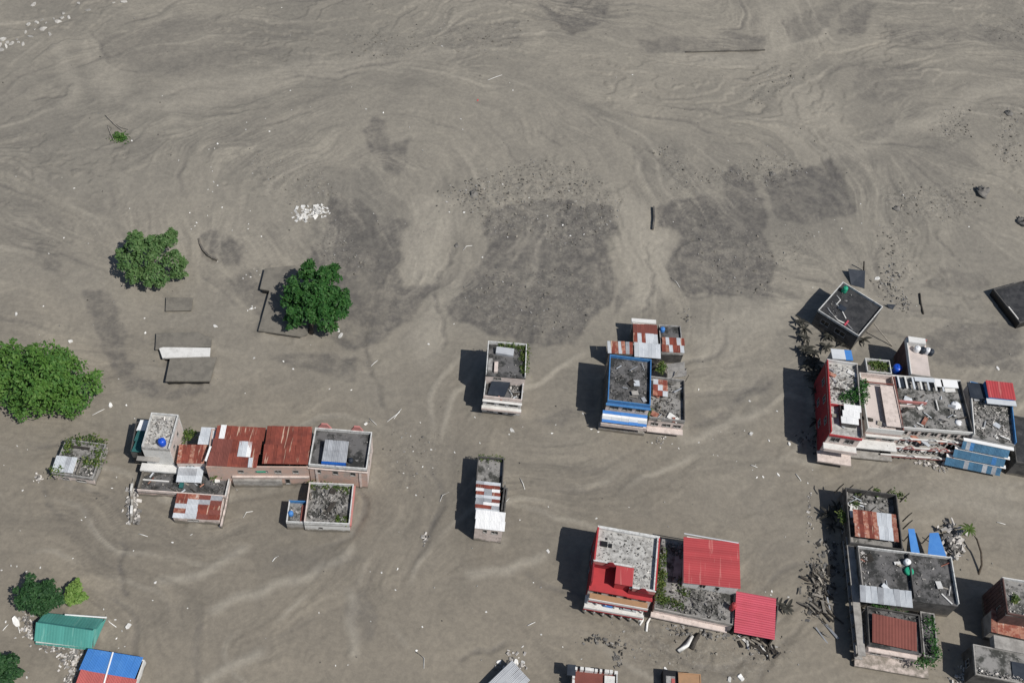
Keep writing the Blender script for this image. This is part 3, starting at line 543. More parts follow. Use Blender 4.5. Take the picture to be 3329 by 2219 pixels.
# A: small overgrown house at far left
F = Fr((168, 1536), (300, 1554), (206, 1424), 2.9)
r = flat(F, 'ruined_house', 'small overgrown roofless house beside the big bright green tree', 2.9, .55, 'deck_grey', 'plaster_pale_pink', 'parapet_grey', ops={'f': [(.2, .38, .9, 1.8), (.55, .8, .9, 1.8)]}, wms={'l': 'concrete', 'r': 'concrete'})
sheets(r, [F.pt(-.2, .3, 3.0), F.pt(3.6, .5, 3.0), F.pt(3.5, 3.4, 3.3), F.pt(-.1, 3.3, 3.3)], 4, 1, lambda i, j: 'zinc' if i != 2 else 'zinc_dull')
rubble(r, F, .5, F.w-.4, .5, F.d-.4, 2.35, 150, .12, .5, 'rubble_grey'); rubble(r, F, 3.0, F.w-.3, .3, F.d*.6, 2.4, 60, .15, .6, 'rubble_pale', .3)
bx('beam', 'timber', r, F, 4.2, 4.5, .3, 3.6, 2.9, 3.15); bx('beam', 'timber_dark', r, F, 1.5, 4.8, F.d-1.6, F.d-1.2, 2.9, 3.1)
weeds('green weeds growing over the small ruined house at far left', [(225, 1440), (260, 1432), (300, 1430), (328, 1440), (325, 1475), (318, 1505), (222, 1460), (280, 1503), (200, 1530), (180, 1530)], 2.5, 1.1, 70, hgt=1.2)

# B1: pale tower with blue tank
F = Fr((459, 1452), (549, 1459), (494, 1340), 8.4)
r = flat(F, 'tower_house', 'tall pale tower house with a white roof rim and a blue tank on top', 8.4, .6, 'deck_pale', 'plaster_white', 'parapet_white', wms={'r': 'plaster_pale_pink', 'f': 'plaster_white', 'l': 'concrete'}, ops={'r': [(.2, .32, 5.2, 6.4), (.6, .72, 5.2, 6.4)], 'f': [(.15, .3, 4.2, 5.2)]}, skip='f')
rubble(r, F, .4, F.w-.4, 1.0, F.d-.5, 7.82, 130, .12, .55, 'rubble_pale', .25); rubble(r, F, .4, F.w-.6, 3, F.d-.8, 7.82, 60, .12, .4, 'rubble_dark', .15)
bx('ledge', 'plaster_white', r, F, -1.0, F.w+1.2, -1.5, -.02, 2.3, 2.75); bx('parapet', 'parapet_grey', r, F, 0, F.w, .0, .22, 7.8, 8.1)
bx('canopy', 'concrete', r, F, -1.3, F.w*.55, -.9, -.01, 5.0, 5.16)
tank('bright blue round water tank on the pale tower roof', (529, 1443), 7.82, .66, 1.5)
t = thing('lean_to', 'low lean-to with pale and dark teal sheets left of the pale tower', 'shed', G(445, 1450, 0))
q = quad((421, 1466, 4.6), (462, 1468, 5.0), (474, 1366, 5.0), (455, 1364, 4.6)); sheets(t, q, 2, 3, lambda i, j: 'teal_dark' if j < 2 else 'white_sheet')
Fl = Fr((423, 1464), (458, 1464), (446, 1368), 4.5); 
for sd in 'flb': facade(t, Fl, sd, -1, 4.35, [(.3, .6, 2, 3)] if sd == 'l' else [], 'concrete_dark', .2)

# court in front of the tower
F = Fr((445, 1591), (733, 1612), (458, 1520), 2.2)
r = flat(F, 'walled_court', 'grey walled court with pink front wall below the pale tower', 2.2, .7, 'deck_dark', 'plaster_pink', 'plaster_pale_pink', t=.22, wms={'b': 'concrete'}, skip='lb', cat='courtyard', pms={'r': 'parapet_white'})
rubble(r, F, .3, 7, .4, F.d-.3, 1.52, 80, .12, .5, 'rubble_dark'); rubble(r, F, 12, F.w-.5, .4, F.d-.3, 1.52, 50, .12, .45, 'rubble_dark')
bx('beam', 'plaster_white', r, F, .3, 5.0, 2.2, 2.42, 1.6, 1.85); bx('beam', 'timber', r, F, .1, .4, .3, F.d, 1.6, 2.5)
bx('pipe', 'teal_dark', r, F, 7.0, 7.7, 1.2, 4.2, 1.55, 2.0)
clutter(r, F, .5, F.w-.7, .4, F.d-.5, 1.5, 14)
t = thing('metal_canopy', 'pale zinc sheet canopy over the grey walled court', 'canopy', G(620, 1560, 0))
sheets(t, quad((570, 1564, 3.3), (655, 1568, 3.3), (665, 1501, 3.9), (587, 1499, 3.9)), 4, 3, lambda i, j: 'zinc_dull' if j == 1 and i < 3 else 'zinc')
Fc = Fr((576, 1562), (653, 1566), (590, 1503), 3.2); posts(t, Fc, (.1, Fc.w-.1), .15, 1.4, 3.25, .14, 'timber'); posts(t, Fc, (.1, Fc.w-.1), Fc.d-.3, 1.4, 3.7, .14, 'timber'); bx('fascia', 'plaster_pale_pink', t, Fc, 0, Fc.w, -.05, .05, 2.9, 3.2)
t = thing('low_shed', 'low shed of patchwork rust and white sheets in front of the court', 'shed', G(640, 1690, 0))
pat = [['zinc', 'zinc', 'rust_brown', 'rust'], ['rust_pale', 'zinc', 'rust', 'rust_brown'], ['zinc', 'zinc', 'rust', 'rust'], ['rust', 'zinc', 'zinc_dull', 'rust_brown'], ['rust', 'rust_pale', 'rust_brown', 'zinc_dull']]
sheets(t, quad((560, 1680, 2.0), (712, 1690, 2.0), (722, 1612, 2.2), (574, 1603, 2.2)), 4, 5, lambda i, j: pat[j][i], jit=.06)
Fs = Fr((562, 1680), (712, 1690), (576, 1606), 1.9)
for sd in 'flr': facade(t, Fs, sd, -.8, 1.85, [(.3, .55, .8, 1.5)] if sd == 'f' else [], 'plaster_pale_pink', .18)
wallrun('wall_remnant', 'pale broken boundary wall right of the walled court', [(753, 1532), (742, 1590), (730, 1650), (717, 1705)], 1.4, .3, 'plaster_pale_pink', broken=.5)
t = wallrun('wall_ruin', 'collapsed pale rubble wall on the left edge of the muddy yard', [(433, 1545), (424, 1590), (428, 1640), (422, 1690)], 1.3, .4, 'plaster_white', broken=.9)
mb = MB()
for _ in range(130):
    k = random.random(); p = GG(434+random.gauss(0, 10), 1590+k*110); s_ = random.uniform(.12, .5); mb.rbox(p+Vector((0, 0, s_*.4)), (s_, s_*.6, s_*.35), rrot())
mb.ob('rubble', 'rubble_pale', t, kind='stuff')
weeds('green weeds behind the rust roofs next to the pale tower', [(615, 1408), (625, 1412), (606, 1425), (700, 1545)], 2.6, 1.0, 60, hgt=.9)

# B2: long brick house under two rust roofs
F = Fr((668, 1514), (1001, 1516), (716, 1390), 6.7)
r = thing('brick_house', 'long brick house under two rust red corrugated roofs', 'house', F.mid(0))
facade(r, F, 'f', -1, 6.4, [(.3, .36, 4.3, 5.3), (.47, .6, 4.5, 5.2), (.66, .73, 4.3, 5.3), (.84, .9, 4.3, 5.3), (.5, .6, .9, 2.2), (.75, .8, .4, 2.2)], 'brick', .25)
for sd in 'blr': facade(r, F, sd, -1, 6.4, [], 'plaster_pink', .25)
bx('ledge', 'plaster_pale_pink', r, F, 4.2, F.w, -.35, -.02, 3.1, 3.4); bx('ledge', 'concrete', r, F, 4.2, F.w*.72, -.5, -.02, .0, 2.3)
bx('louvre', 'plastic_green', r, F, F.w*.485, F.w*.575, -.075, -.03, 4.62, 5.1)
gp = F.w*.5; wv = F.uv(777, 1435, 6.9)
def rust1(i, j): return 'zinc' if (i, j) in ((3, 1), (4, 1)) and False else ('rust_brown' if i < 4 and j < 2 else 'rust')
sheets(r, quad((667, 1510, 6.7), (838, 1521, 6.7), (862, 1388, 7.15), (716, 1384, 7.15)), 10, 3, rust1, jit=.03)
sheets(r, quad((852, 1505, 7.2), (1000, 1508, 7.2), (1017, 1387, 7.6), (872, 1384, 7.6)), 10, 2, lambda i, j: 'rust', jit=.03)
def patch(q, nu, nv, m, lift=.1): sheets(r, quad(*q), nu, nv, m, lift=lift)
patch([(771, 1483, 6.85), (812, 1485, 6.85), (820, 1436, 6.95), (779, 1434, 6.95)], 3, 1, lambda i, j: 'zinc' if i != 2 else 'white_sheet')
patch([(711, 1424, 7.0), (728, 1425, 7.0), (737, 1382, 7.15), (720, 1381, 7.15)], 1, 1, 'white_sheet')
patch([(805, 1518, 6.8), (818, 1518, 6.8), (824, 1488, 6.85), (811, 1488, 6.85)], 1, 1, 'zinc'); patch([(665, 1497, 6.8), (671, 1498, 6.8), (680, 1450, 6.9), (674, 1449, 6.9)], 1, 1, 'white_sheet')
for q in ((842, 1400), (846, 1450), (836, 1490)): pass
t = thing('low_roof_wing', 'lower rust roofed wing with a pale sheet between tower and brick house', 'house', G(620, 1500, 0))
sheets(t, quad((570, 1505, 5.2), (668, 1504, 5.2), (672, 1446, 5.5), (586, 1444, 5.5)), 7, 2, lambda i, j: 'rust' if i % 3 else 'rust_pale')
sheets(t, quad((641, 1443, 5.8), (703, 1446, 5.8), (714, 1392, 6.1), (658, 1389, 6.1)), 3, 2, 'zinc', lift=.1)
Fw = Fr((574, 1504), (664, 1504), (588, 1448), 5.1)
for sd in 'fblr': facade(t, Fw, sd, -1, 4.95, [(.3, .6, 3, 4.2)] if sd == 'f' else [], 'plaster_pale_pink', .2)
Fw = Fr((646, 1441), (700, 1443), (658, 1393), 5.6)
for sd in 'fblr': facade(t, Fw, sd, -1, 5.5, [], 'concrete_dark', .2)

# B3: flat roofed house with rooftop shed
F = Fr((1003, 1508), (1192, 1523), (1020, 1388), 7.4)
r = flat(F, 'flat_roof_house', 'flat roofed house with white rim and a rooftop shed with bright blue front', 7.4, .75, 'deck_dark', 'brick', 'parapet_white', ops={'f': [(.12, .2, 4.4, 5.6), (.4, .5, 4.4, 5.6), (.7, .8, 4.4, 5.6)], 'r': [(.3, .42, 4.4, 5.6), (.65, .75, 4.4, 5.6)]}, wms={'r': 'plaster_pale_pink'})
for (a, b) in ((1032, 1078), (1142, 1182)):
    u0, u1 = F.uv(a, 1388, 7.4)[0], F.uv(b, 1392, 7.4)[0]; c = (u0+u1)/2; y = F.d+.02
    MB().hexa([F.pt(u0, y, 7.2), F.pt(u1, y, 7.2), F.pt(u1, y+.3, 7.2), F.pt(u0, y+.3, 7.2)], [F.pt(c-.5, y, 8.6), F.pt(c+.5, y, 8.6), F.pt(c+.5, y+.3, 8.6), F.pt(c-.5, y+.3, 8.6)]).ob('pediment', 'paint_pink_red', r)
for u in (F.w*.12, F.w*.88): bx('pilaster', 'plaster_pale_pink', r, F, u-.2, u+.2, -.14, -.02, .2, 6.3)
bx('cornice', 'plaster_pale_pink', r, F, -.2, F.w+.2, -.3, -.04, 6.25, 6.42)
rubble(r, F, .5, F.w-.5, .6, F.d-.5, 6.66, 70, .08, .3, 'rubble_grey', .05)
t = thing('rooftop_shed', 'grey corrugated shed with bright blue front on the flat roof', 'shed', G(1085, 1480, 6.66))
sheets(t, quad((1046, 1497, 8.0), (1124, 1502, 8.0), (1134, 1435, 8.4), (1056, 1428, 8.4)), 6, 2, 'zinc_dull')
Fs = Fr((1046, 1498), (1124, 1503), (1056, 1431), 7.95)
for sd in 'fblr': facade(t, Fs, sd, 6.66, 7.88, [(.2, .4, 7, 7.6)] if sd == 'l' else [], 'tarp_blue' if sd == 'f' else 'concrete_dark', .12)
bx('blind', 'tarp_blue', t, Fs, -.05, Fs.w*.98, -.3, -.02, 6.68, 7.86)
tank('small dark tank standing behind the blue fronted rooftop shed', (1140, 1500), 6.66, .45, .9, 'tarp_dark', 'roof_barrel', 'barrel')

# B4: front annex
F = Fr((988, 1696), (1136, 1702), (1002, 1566), 3.3)
r = flat(F, 'rubble_roof_annex', 'low annex with rubble filled white walled roof in front of the brick house', 3.3, .9, 'deck_grey', 'concrete', 'parapet_white', ops={'f': [(.3, .4, .7, 1.6)]}, wms={'r': 'paint_pink_red', 'f': 'plaster_white'}, pms={'f': 'parapet_white', 'l': 'plaster_pale_pink'})
rubble(r, F, .4, F.w-.8, .5, F.d-.5, 2.42, 260, .12, .6, 'rubble_grey', .35); rubble(r, F, 2, F.w-1.0, 1, F.d-1, 2.42, 90, .2, .7, 'rubble_dark', .35)
bx('coping', 'paint_pink_red', r, F, F.w+.02, F.w+.32, .0, F.d, 2.2, 2.7)
weeds('weeds along the rubble on the low white walled annex roof', [(1018, 1578), (1060, 1580), (1100, 1584), (1128, 1592), (1100, 1690), (1122, 1690)], 2.5, .9, 55, hgt=.5)
clutter(r, F, .5, F.w-.7, .5, F.d-.6, 2.45, 8, ('timber_dark', 'concrete', 'timber'))
F2 = Fr((930, 1695), (987, 1697), (939, 1625), 2.7)
r2 = flat(F2, 'small_terrace', 'small white rimmed terrace with blue barrel beside the rubble annex', 2.7, .7, 'deck_grey', 'concrete', 'parapet_white', cat='terrace', pms={'b': 'parapet_blue'}, skip='r')
bx('plank', 'rust_brown', r2, F2, 2.3, 3.2, .4, 3.6, 2.0, 2.2); rubble(r2, F2, .5, 2.2, .5, 3.5, 2.05, 30, .12, .4, 'rubble_pale')
tank('sky blue barrel on the small white rimmed terrace', (946, 1672), 2.02, .45, 1.0, 'blue_roof', 'barrel', 'barrel')

# C: narrow two-storey house
F = Fr((1572, 1286), (1697, 1300), (1577, 1240), 6.1); F.d += 1.2
r = flat(F, 'narrow_house', 'narrow pale house with dark tarp on its front roof and weedy back roof', 6.1, .9, 'deck_dark', 'plaster_white', 'parapet_white', ops={'f': [(.1, .3, 3.5, 4.6), (.42, .58, 3.5, 4.7), (.68, .92, 3.5, 4.6), (.12, .3, .8, 2.0), (.42, .55, .3, 2.0), (.68, .9, .8, 2.0)], 'l': [(.2, .5, 3.4, 4.6)]}, wms={'l': 'concrete', 'r': 'plaster_pale_pink'}, pms={'f': 'plaster_pale_pink'})
bx('balcony', 'plaster_white', r, F, -.15, F.w+.15, -1.0, -.02, 2.7, 2.95); bx('balcony_rail', 'plaster_pale_pink', r, F, -.15, F.w+.15, -1.12, -1.0, 2.95, 3.5); bx('canopy', 'plaster_white', r, F, -.1, F.w+.1, -.55, -.03, 4.95, 5.1)
for u in (0.15, F.w*.36, F.w*.63, F.w-.15): bx('pier', 'plaster_white', r, F, u-.14, u+.14, -.12, -.03, 3.3, 4.9)
MB().hexa([F.pt(.7, .8, 5.25), F.pt(3.9, .7, 5.25), F.pt(4.9, 4.2, 5.25), F.pt(1.4, 4.3, 5.25)], [F.pt(.7, .8, 5.5), F.pt(3.9, .7, 5.6), F.pt(4.9, 4.2, 6.3), F.pt(1.4, 4.3, 6.3)]).ob('tarp', 'tarp_dark', r)
rubble(r, F, 4.5, F.w-.6, .6, F.d-.3, 5.22, 60, .12, .5, 'rubble_pale', .3)
clutter(r, F, .5, F.w-.5, .4, F.d-.4, 5.22, 7)
Fb = Fr((1580, 1212), (1709, 1222), (1597, 1108), 8.6)
r2 = flat(Fb, 'weedy_back_house', 'taller weed covered back block of the narrow pale house', 8.6, .8, 'deck_dark', 'concrete', 'parapet_white', ops={'l': [(.3, .5, 5.5, 6.8)], 'f': [(.2, .4, 6.6, 7.4)]}, wms={'f': 'plaster_pale_pink'}, skip='f')
MB().hexa([Fb.pt(1.6, Fb.d-2.6, 7.8), Fb.pt(5.0, Fb.d-2.9, 7.8), Fb.pt(5.1, Fb.d-1.6, 7.8), Fb.pt(1.7, Fb.d-1.4, 7.8)], [Fb.pt(1.6, Fb.d-2.6, 8.5), Fb.pt(5.0, Fb.d-2.9, 8.4), Fb.pt(5.1, Fb.d-1.6, 8.9), Fb.pt(1.7, Fb.d-1.4, 8.9)]).ob('tin_cover', 'zinc_dull', r2)
bx('trough', 'plaster_pale_pink', r2, Fb, 1.5, 2.2, .7, 3.0, 7.82, 8.4); bx('trough', 'parapet_grey', r2, Fb, .3, 1.1, .8, 3.6, 7.82, 8.5)
rubble(r2, Fb, .4, Fb.w-.4, .3, Fb.d-.4, 7.82, 80, .1, .4, 'rubble_dark', .1)
weeds('weeds along the roof edge of the narrow pale house', [(1632, 1122), (1650, 1122), (1668, 1126), (1690, 1130), (1708, 1130), (1712, 1150), (1708, 1172), (1705, 1195), (1704, 1210), (1700, 1160)], 7.9, .8, 70, hgt=.8, size=.25)

# D: narrow house with the white roof
F = Fr((1544, 1712), (1634, 1724), (1547, 1570), 5.4)
r = thing('white_roof_house', 'narrow free-standing house with white front roof and red striped back roof', 'house', F.mid(0))
facade(r, F, 'f', -1, 5.3, [(.3, .45, 3.7, 4.8), (.6, .85, 3.7, 4.8)], 'plaster_pale_pink', .25)
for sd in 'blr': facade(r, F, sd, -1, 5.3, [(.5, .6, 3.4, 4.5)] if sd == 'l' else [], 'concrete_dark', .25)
sheets(r, quad((1543, 1713, 5.7), (1639, 1727, 5.7), (1640, 1664, 6.1), (1546, 1656, 6.1)), 6, 2, 'white_sheet', jit=.015)
rows = ['zinc', 'rust', 'white_sheet', 'rust_brown', 'zinc', 'rust', 'white_sheet', 'rust', 'zinc']
sheets(r, quad((1545, 1660, 5.55), (1621, 1668, 5.55), (1626, 1570, 5.6), (1547, 1561, 5.6)), 3, 9, lambda i, j: rows[j] if random.random() < .85 else 'zinc_dull', jit=.05)
bx('parapet', 'concrete_dark', r, F, F.w-.75, F.w-.45, 3.6, F.d, 5.3, 6.2)
Fb = Fr((1547, 1574), (1634, 1581), (1552, 1481), 4.5)
r2 = flat(Fb, 'back_block', 'low grey back block with dark roof behind the white roofed narrow house', 4.5, .8, 'deck_grey', 'concrete_dark', 'concrete_dark', skip='f')
rubble(r2, Fb, .4, Fb.w-.5, .3, Fb.d-.5, 3.72, 40, .08, .3, 'rubble_grey', .05); weeds('dry weeds on the back edge of the dark roofed block', [(1565, 1487), (1590, 1489), (1615, 1491), (1628, 1492)], 3.8, .7, 40, hgt=.35, size=.22)

# E: blue rimmed house cluster
F = Fr((1976, 1300), (2115, 1317), (1988, 1152), 8.4)
r = flat(F, 'blue_rim_house', 'tall house with bright blue roof rim and blue striped front awning', 8.4, .8, 'deck_dark', 'plaster_pale_pink', 'parapet_blue', ops={'f': [(.08, .3, 5.6, 6.9), (.38, .62, 5.6, 6.9), (.7, .92, 5.6, 6.9), (.1, .3, 1.2, 2.6), (.4, .6, 1.2, 2.6), (.7, .9, 1.2, 2.6)], 'l': [(.2, .35, 5.3, 6.6), (.6, .75, 5.3, 6.6)]}, wms={'l': 'concrete_dark'})
rubble(r, F, .5, F.w-.6, .5, F.d-.6, 7.62, 170, .08, .45, 'rubble_dark', .1); rubble(r, F, .5, F.w-1.2, .4, F.d-.6, 7.62, 60, .08, .4, 'rubble_grey', .1)
clutter(r, F, .5, F.w-.7, .5, F.d-.6, 7.6, 10)
bx('canopy', 'parapet_blue', r, F, -.2, F.w+.2, -.5, -.02, 7.35, 7.55)
sheets(r, [F.pt(-.4, -2.0, 4.0), F.pt(F.w, -2.0, 4.0), F.pt(F.w, -.1, 5.0), F.pt(-.4, -.1, 5.0)], 5, 4, lambda i, j: ('blue_roof', 'zinc', 'white_sheet', 'blue_roof')[j], jit=.05)
bx('balcony', 'plaster_pale_pink', r, F, -.5, F.w+.2, -2.2, -.02, 2.9, 3.25); bx('balcony_rail', 'plaster_pale_pink', r, F, -.5, F.w+.2, -2.32, -2.2, 2.9, 3.8)
bx('ledge', 'concrete', r, F, -.6, F.w+.2, -1.6, -.02, -.8, .9)
tank('small green barrel behind the blue awning', (2096, 1333), 3.3, .35, .8, 'plastic_green', 'barrel', 'barrel')
F2 = Fr((2113, 1355), (2227, 1368), (2122, 1222), 4.9)
r2 = flat(F2, 'grey_roof_house', 'lower grey cracked roof house right of the blue rimmed house', 4.9, .8, 'deck_grey', 'plaster_pale_pink', 'parapet_grey', ops={'f': [(.08, .3, 2.2, 3.2), (.4, .65, 2.2, 3.2), (.72, .95, 2.2, 3.2), (.1, .35, .2, 1.2), (.5, .8, .2, 1.2)]}, wms={'l': 'concrete', 'r': 'concrete'}, pms={'r': 'concrete_dark'}, skip='l')
rubble(r2, F2, .4, F2.w-.8, .4, F2.d*.8, 4.12, 140, .1, .5, 'rubble_dark', .2); rubble(r2, F2, 2.2, F2.w-.8, .4, F2.d*.7, 4.12, 60, .1, .45, 'rubble_grey', .2)
sheets(r2, quad((2124, 1283, 5.2), (2168, 1288, 5.2), (2170, 1236, 5.4), (2124, 1232, 5.4)), 3, 3, lambda i, j: ('rust_pale', 'rust', 'zinc')[(i+j) % 3], jit=.06)
clutter(r2, F2, .5, F2.w-.7, .3, F2.d-.6, 4.12, 16)
bx('balcony', 'plaster_pale_pink', r2, F2, 0, F2.w+.2, -1.2, -.02, 1.5, 1.8)
for (p0, p1) in (((2168, 1205), (2226, 1196)), ((2170, 1228), (2232, 1218))):
    a, b = G(*p0, 4.3), G(*p1, 5.3); MB().hexa([a-Vector((0, .1, .3)), b-Vector((0, .1, .3)), b+Vector((0, 1.6, -.3)), a+Vector((0, 1.6, -.3))], [a-Vector((0, .1, 0)), b-Vector((0, .1, 0)), b+Vector((0, 1.6, 0)), a+Vector((0, 1.6, 0))]).ob('broken_slab', 'concrete', r2)
for p, q in (((2186, 1300), (2170, 1310)), ((2205, 1205), (2180, 1236)), ((2234, 1195), (2212, 1225)), ((2240, 1218), (2228, 1240)), ((2150, 1320), (2136, 1345))):
    MB().tube([G(*p, 5.6), G(*q, 4.2)], [.1, .1], 6).ob('pole', 'timber', r2)
weeds('green shrub between the blue rimmed house and broken slabs', [(2150, 1186), (2152, 1196), (2148, 1206), (2108, 1335)], 4.4, .8, 70, hgt=1.2)
Fx = Fr((2060, 1110), (2140, 1116), (2056, 1048), 4.0)
r3 = thing('patchwork_shed', 'rear shed of patchwork rust and zinc sheets behind the blue rimmed house', 'shed', Fx.mid(0))
for sd in 'fblr': facade(r3, Fx, sd, -1, 3.9, [], 'plaster_white' if sd in 'fb' else 'concrete_dark', .2)
bx('parapet', 'plaster_white', r3, Fx, -.3, Fx.w*.95, Fx.d-.05, Fx.d+.9, 3.7, 4.3)
sheets(r3, quad((2058, 1112, 4.1), (2140, 1116, 4.1), (2135, 1056, 4.4), (2058, 1052, 4.4)), 6, 2, lambda i, j: 'rust_brown' if j else ('rust' if i in (0, 2) else 'zinc'), jit=.04)
sheets(r3, quad((1975, 1147, 4.6), (2058, 1150, 4.6), (2058, 1112, 4.9), (1977, 1108, 4.9)), 7, 1, lambda i, j: ('zinc', 'rust', 'rust_pale', 'zinc', 'rust_pale', 'zinc_dull', 'rust')[i % 7], jit=.06)
sheets(r3, quad((2062, 1158, 4.9), (2147, 1165, 4.9), (2146, 1118, 5.2), (2062, 1112, 5.2)), 6, 1, 'zinc', jit=.02)
Fy = Fr((1980, 1147), (2143, 1163), (1982, 1114), 4.5)
for sd in 'flr': facade(r3, Fy, sd, -1, 4.45, [], 'concrete_dark', .2)
Fz = Fr((2150, 1146), (2222, 1150), (2152, 1055), 4.0)
r4 = flat(Fz, 'dark_rear_block', 'dark rear block with rust sheets and a blue barrel right of the patchwork shed', 4.0, .5, 'deck_dark', 'concrete_dark', 'parapet_grey')
sheets(r4, quad((2152, 1142, 4.2), (2224, 1146, 4.2), (2226, 1100, 4.4), (2154, 1096, 4.4)), 6, 2, lambda i, j: ('rust', 'rust_pale', 'zinc', 'rust', 'rust', 'zinc')[(i+j) % 6], jit=.05)
tank('sky blue barrel on the dark rear block', (2152, 1076), 3.55, .5, 1.1, 'blue_roof', 'barrel', 'barrel')

# ------------------------------------------------------------------ red house and its yard
F = Fr((1924, 1884), (2132, 1921), (1939, 1703), 9.0)
r = thing('red_house', 'tall red house with white roof terrace and red front roof', 'house', F.mid(0))
w, d = F.w, F.d; us = w*.6; vf = .12; vb = F.uv(1960, 1822, 9.0)[1]; ZR, ZT = 9.0, 6.2
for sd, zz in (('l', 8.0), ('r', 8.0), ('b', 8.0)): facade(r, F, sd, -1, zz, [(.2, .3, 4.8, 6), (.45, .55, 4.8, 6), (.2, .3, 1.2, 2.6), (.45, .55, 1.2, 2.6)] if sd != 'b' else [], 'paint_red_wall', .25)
facade(r, F, 'f', -1, 5.6, [(.08, .22, 3.6, 5), (.32, .46, 3.6, 5), (.56, .7, 3.6, 5), (.8, .93, 3.6, 5), (.1, .25, .4, 2), (.4, .55, .4, 2), (.7, .85, .4, 2)], 'plaster_pale_pink', .25, name='front_wall')
bx('roof_slab', 'deck_pale', r, F, -.03, us, vb, d+.03, 8.0, 8.22); bx('roof_slab', 'deck_pale', r, F, us+.004, w+.03, vf, d+.03, 8.0, 8.22)
bx('terrace_slab', 'paint_red', r, F, -.04, us, -.5, vb-.004, 5.9, 6.1); bx('terrace_slab', 'paint_red', r, F, us+.004, w+.03, -.5, vf-.004, 5.62, 5.86); bx('front_wall', 'plaster_pale_pink', r, F, us+.3, w-.25, .13+.2, .5, 5.6, 8.0)
bx('inner_wall', 'paint_red_wall', r, F, .25, us, vb, vb+.2, 5.8, 8.0); bx('inner_wall', 'paint_red_wall', r, F, us, w-.25, vf, vf+.2, 5.8, 8.0)
bx('parapet', 'parapet_white', r, F, -.01, w+.01, d-.45, d+.012, 8.22, 8.75); bx('parapet', 'paint_red', r, F, -.05, .22, vb, d-.45, 8.22, 9.0)
bx('parapet', 'parapet_white', r, F, w-.42, w-.2, vf, d-.45, 8.22, 9.0); bx('coping', 'paint_red', r, F, w-.19, w+.06, vf, d-.45, 8.22, 8.9)
def gable(u0, u1, v):
    bx('parapet', 'paint_pink_red', r, F, u0, u1, v-.16, v, 7.6, 8.75); bx('coping', 'parapet_white', r, F, u0-.1, u1+.05, v-.2, v+.12, 8.752, 8.9)
    c = u0+(u1-u0)*.45; MB().hexa([F.pt(c-1.1, v-.3, 8.0), F.pt(c+1.1, v-.3, 8.0), F.pt(c+1.1, v-.17, 8.0), F.pt(c-1.1, v-.17, 8.0)], [F.pt(c-.3, v-.3, 9.4), F.pt(c+.3, v-.3, 9.4), F.pt(c+.3, v-.17, 9.4), F.pt(c-.3, v-.17, 9.4)]).ob('gable', 'paint_red_wall', r)
gable(.0, us, vb); gable(us+.5, w, vf)
a, b = F.uv(2001, 1893, 8.3), F.uv(2058, 1848, 8.3); bx('stair_house', 'paint_red', r, F, a[0], b[0], a[1], b[1], 6.1, 8.3); bx('stair_roof', 'roof_red', r, F, a[0]-.15, b[0]+.15, a[1]-.2, b[1]+.1, 8.302, 8.45)
bx('balcony', 'ochre_roof', r, F, .3, w-.6, -1.7, -.52, 4.9, 5.1); bx('balcony_rail', 'plaster_white', r, F, .2, w-.5, -1.85, -1.7, 4.8, 5.5); bx('balcony_rail', 'paint_red', r, F, .2, w-.5, -1.87, -1.853, 4.5, 4.9)
bx('balcony', 'plaster_white', r, F, -.2, w-.9, -2.3, -.02, 2.5, 2.75); bx('balcony_rail', 'plaster_white', r, F, -.3, w-.8, -2.42, -2.3, 2.55, 3.2); bx('balcony_rail', 'paint_red', r, F, -.3, w-.8, -2.44, -2.423, 2.2, 2.6)
for u in np.linspace(.2, w-1.2, 7): bx('column', 'plaster_white', r, F, u-.13, u+.13, -2.2, -1.94, -1, 2.5); bx('column', 'plaster_white', r, F, u-.1, u+.1, -1.6, -1.4, 2.75, 4.9)
bx('awning', 'blue_roof', r, F, w*.28, w*.42, -1.6, -.6, 2.8, 3.3); bx('awning', 'zinc_dull', r, F, w*.55, w*.8, -1.6, -.6, 2.8, 3.1)
rubble(r, F, .6, w-.8, vb+.4, d-.8, 8.24, 120, .1, .4, 'rubble_dark', .1); rubble(r, F, us, w-.8, vf+.4, vb+1, 8.24, 90, .1, .4, 'rubble_pale', .15)
bx('void', 'black_void', r, F, .9, 2.0, d-3.6, d-2.7, 8.225, 8.6); bx('void', 'black_void', r, F, 2.3, 2.8, d-3.6, d-2.9, 8.225, 8.5)

F = Fr((2128, 1976), (2384, 2030), (2148, 1745), 3.4)
r = flat(F, 'yard_block', 'low weedy rubble covered roof between the red house and red sheet roofs', 3.4, .5, 'deck_grey', 'plaster_pale_pink', 'concrete', skip='lb')
rubble(r, F, 2.5, F.w-1.2, .5, 6.5, 2.92, 260, .12, .55, 'rubble_dark', .3); rubble(r, F, 2.5, F.w-1.2, .5, 6, 2.92, 110, .12, .5, 'rubble_grey', .3)
bx('path', 'concrete', r, F, 2.6, 4.0, 4.0, 11, 2.91, 2.96); bx('ledge', 'plaster_pale_pink', r, F, -.3, F.w*.95, -.9, -.02, 1.5, 1.85)
rubble(r, F, 0, 4.5, F.d-3, F.d-.5, 2.92, 60, .2, .7, 'rubble_dark', .6)
weeds('weeds running along the strip beside the tall red house', [(2150+random.gauss(0, 6), y) for y in range(1790, 1970, 14)]+[(2165, 1950), (2185, 1955), (2200, 1962), (2212, 1970), (2218, 1890), (2215, 1915), (2225, 1930)], 2.95, .9, 45, hgt=.6, size=.26)
t = thing('red_roof_house', 'large flat deep red sheet roof on white walls right of the red house', 'house', G(2310, 1900, 0))
sheets(t, quad((2409, 1912, 6.3), (2401, 1764, 6.9), (2224, 1733, 6.9), (2221, 1882, 6.3)), 10, 1, 'roof_red', jit=.004, over=.02, rib=.5, amp=.012)
Fr1 = Fr((2228, 1880), (2402, 1908), (2230, 1740), 6.2)
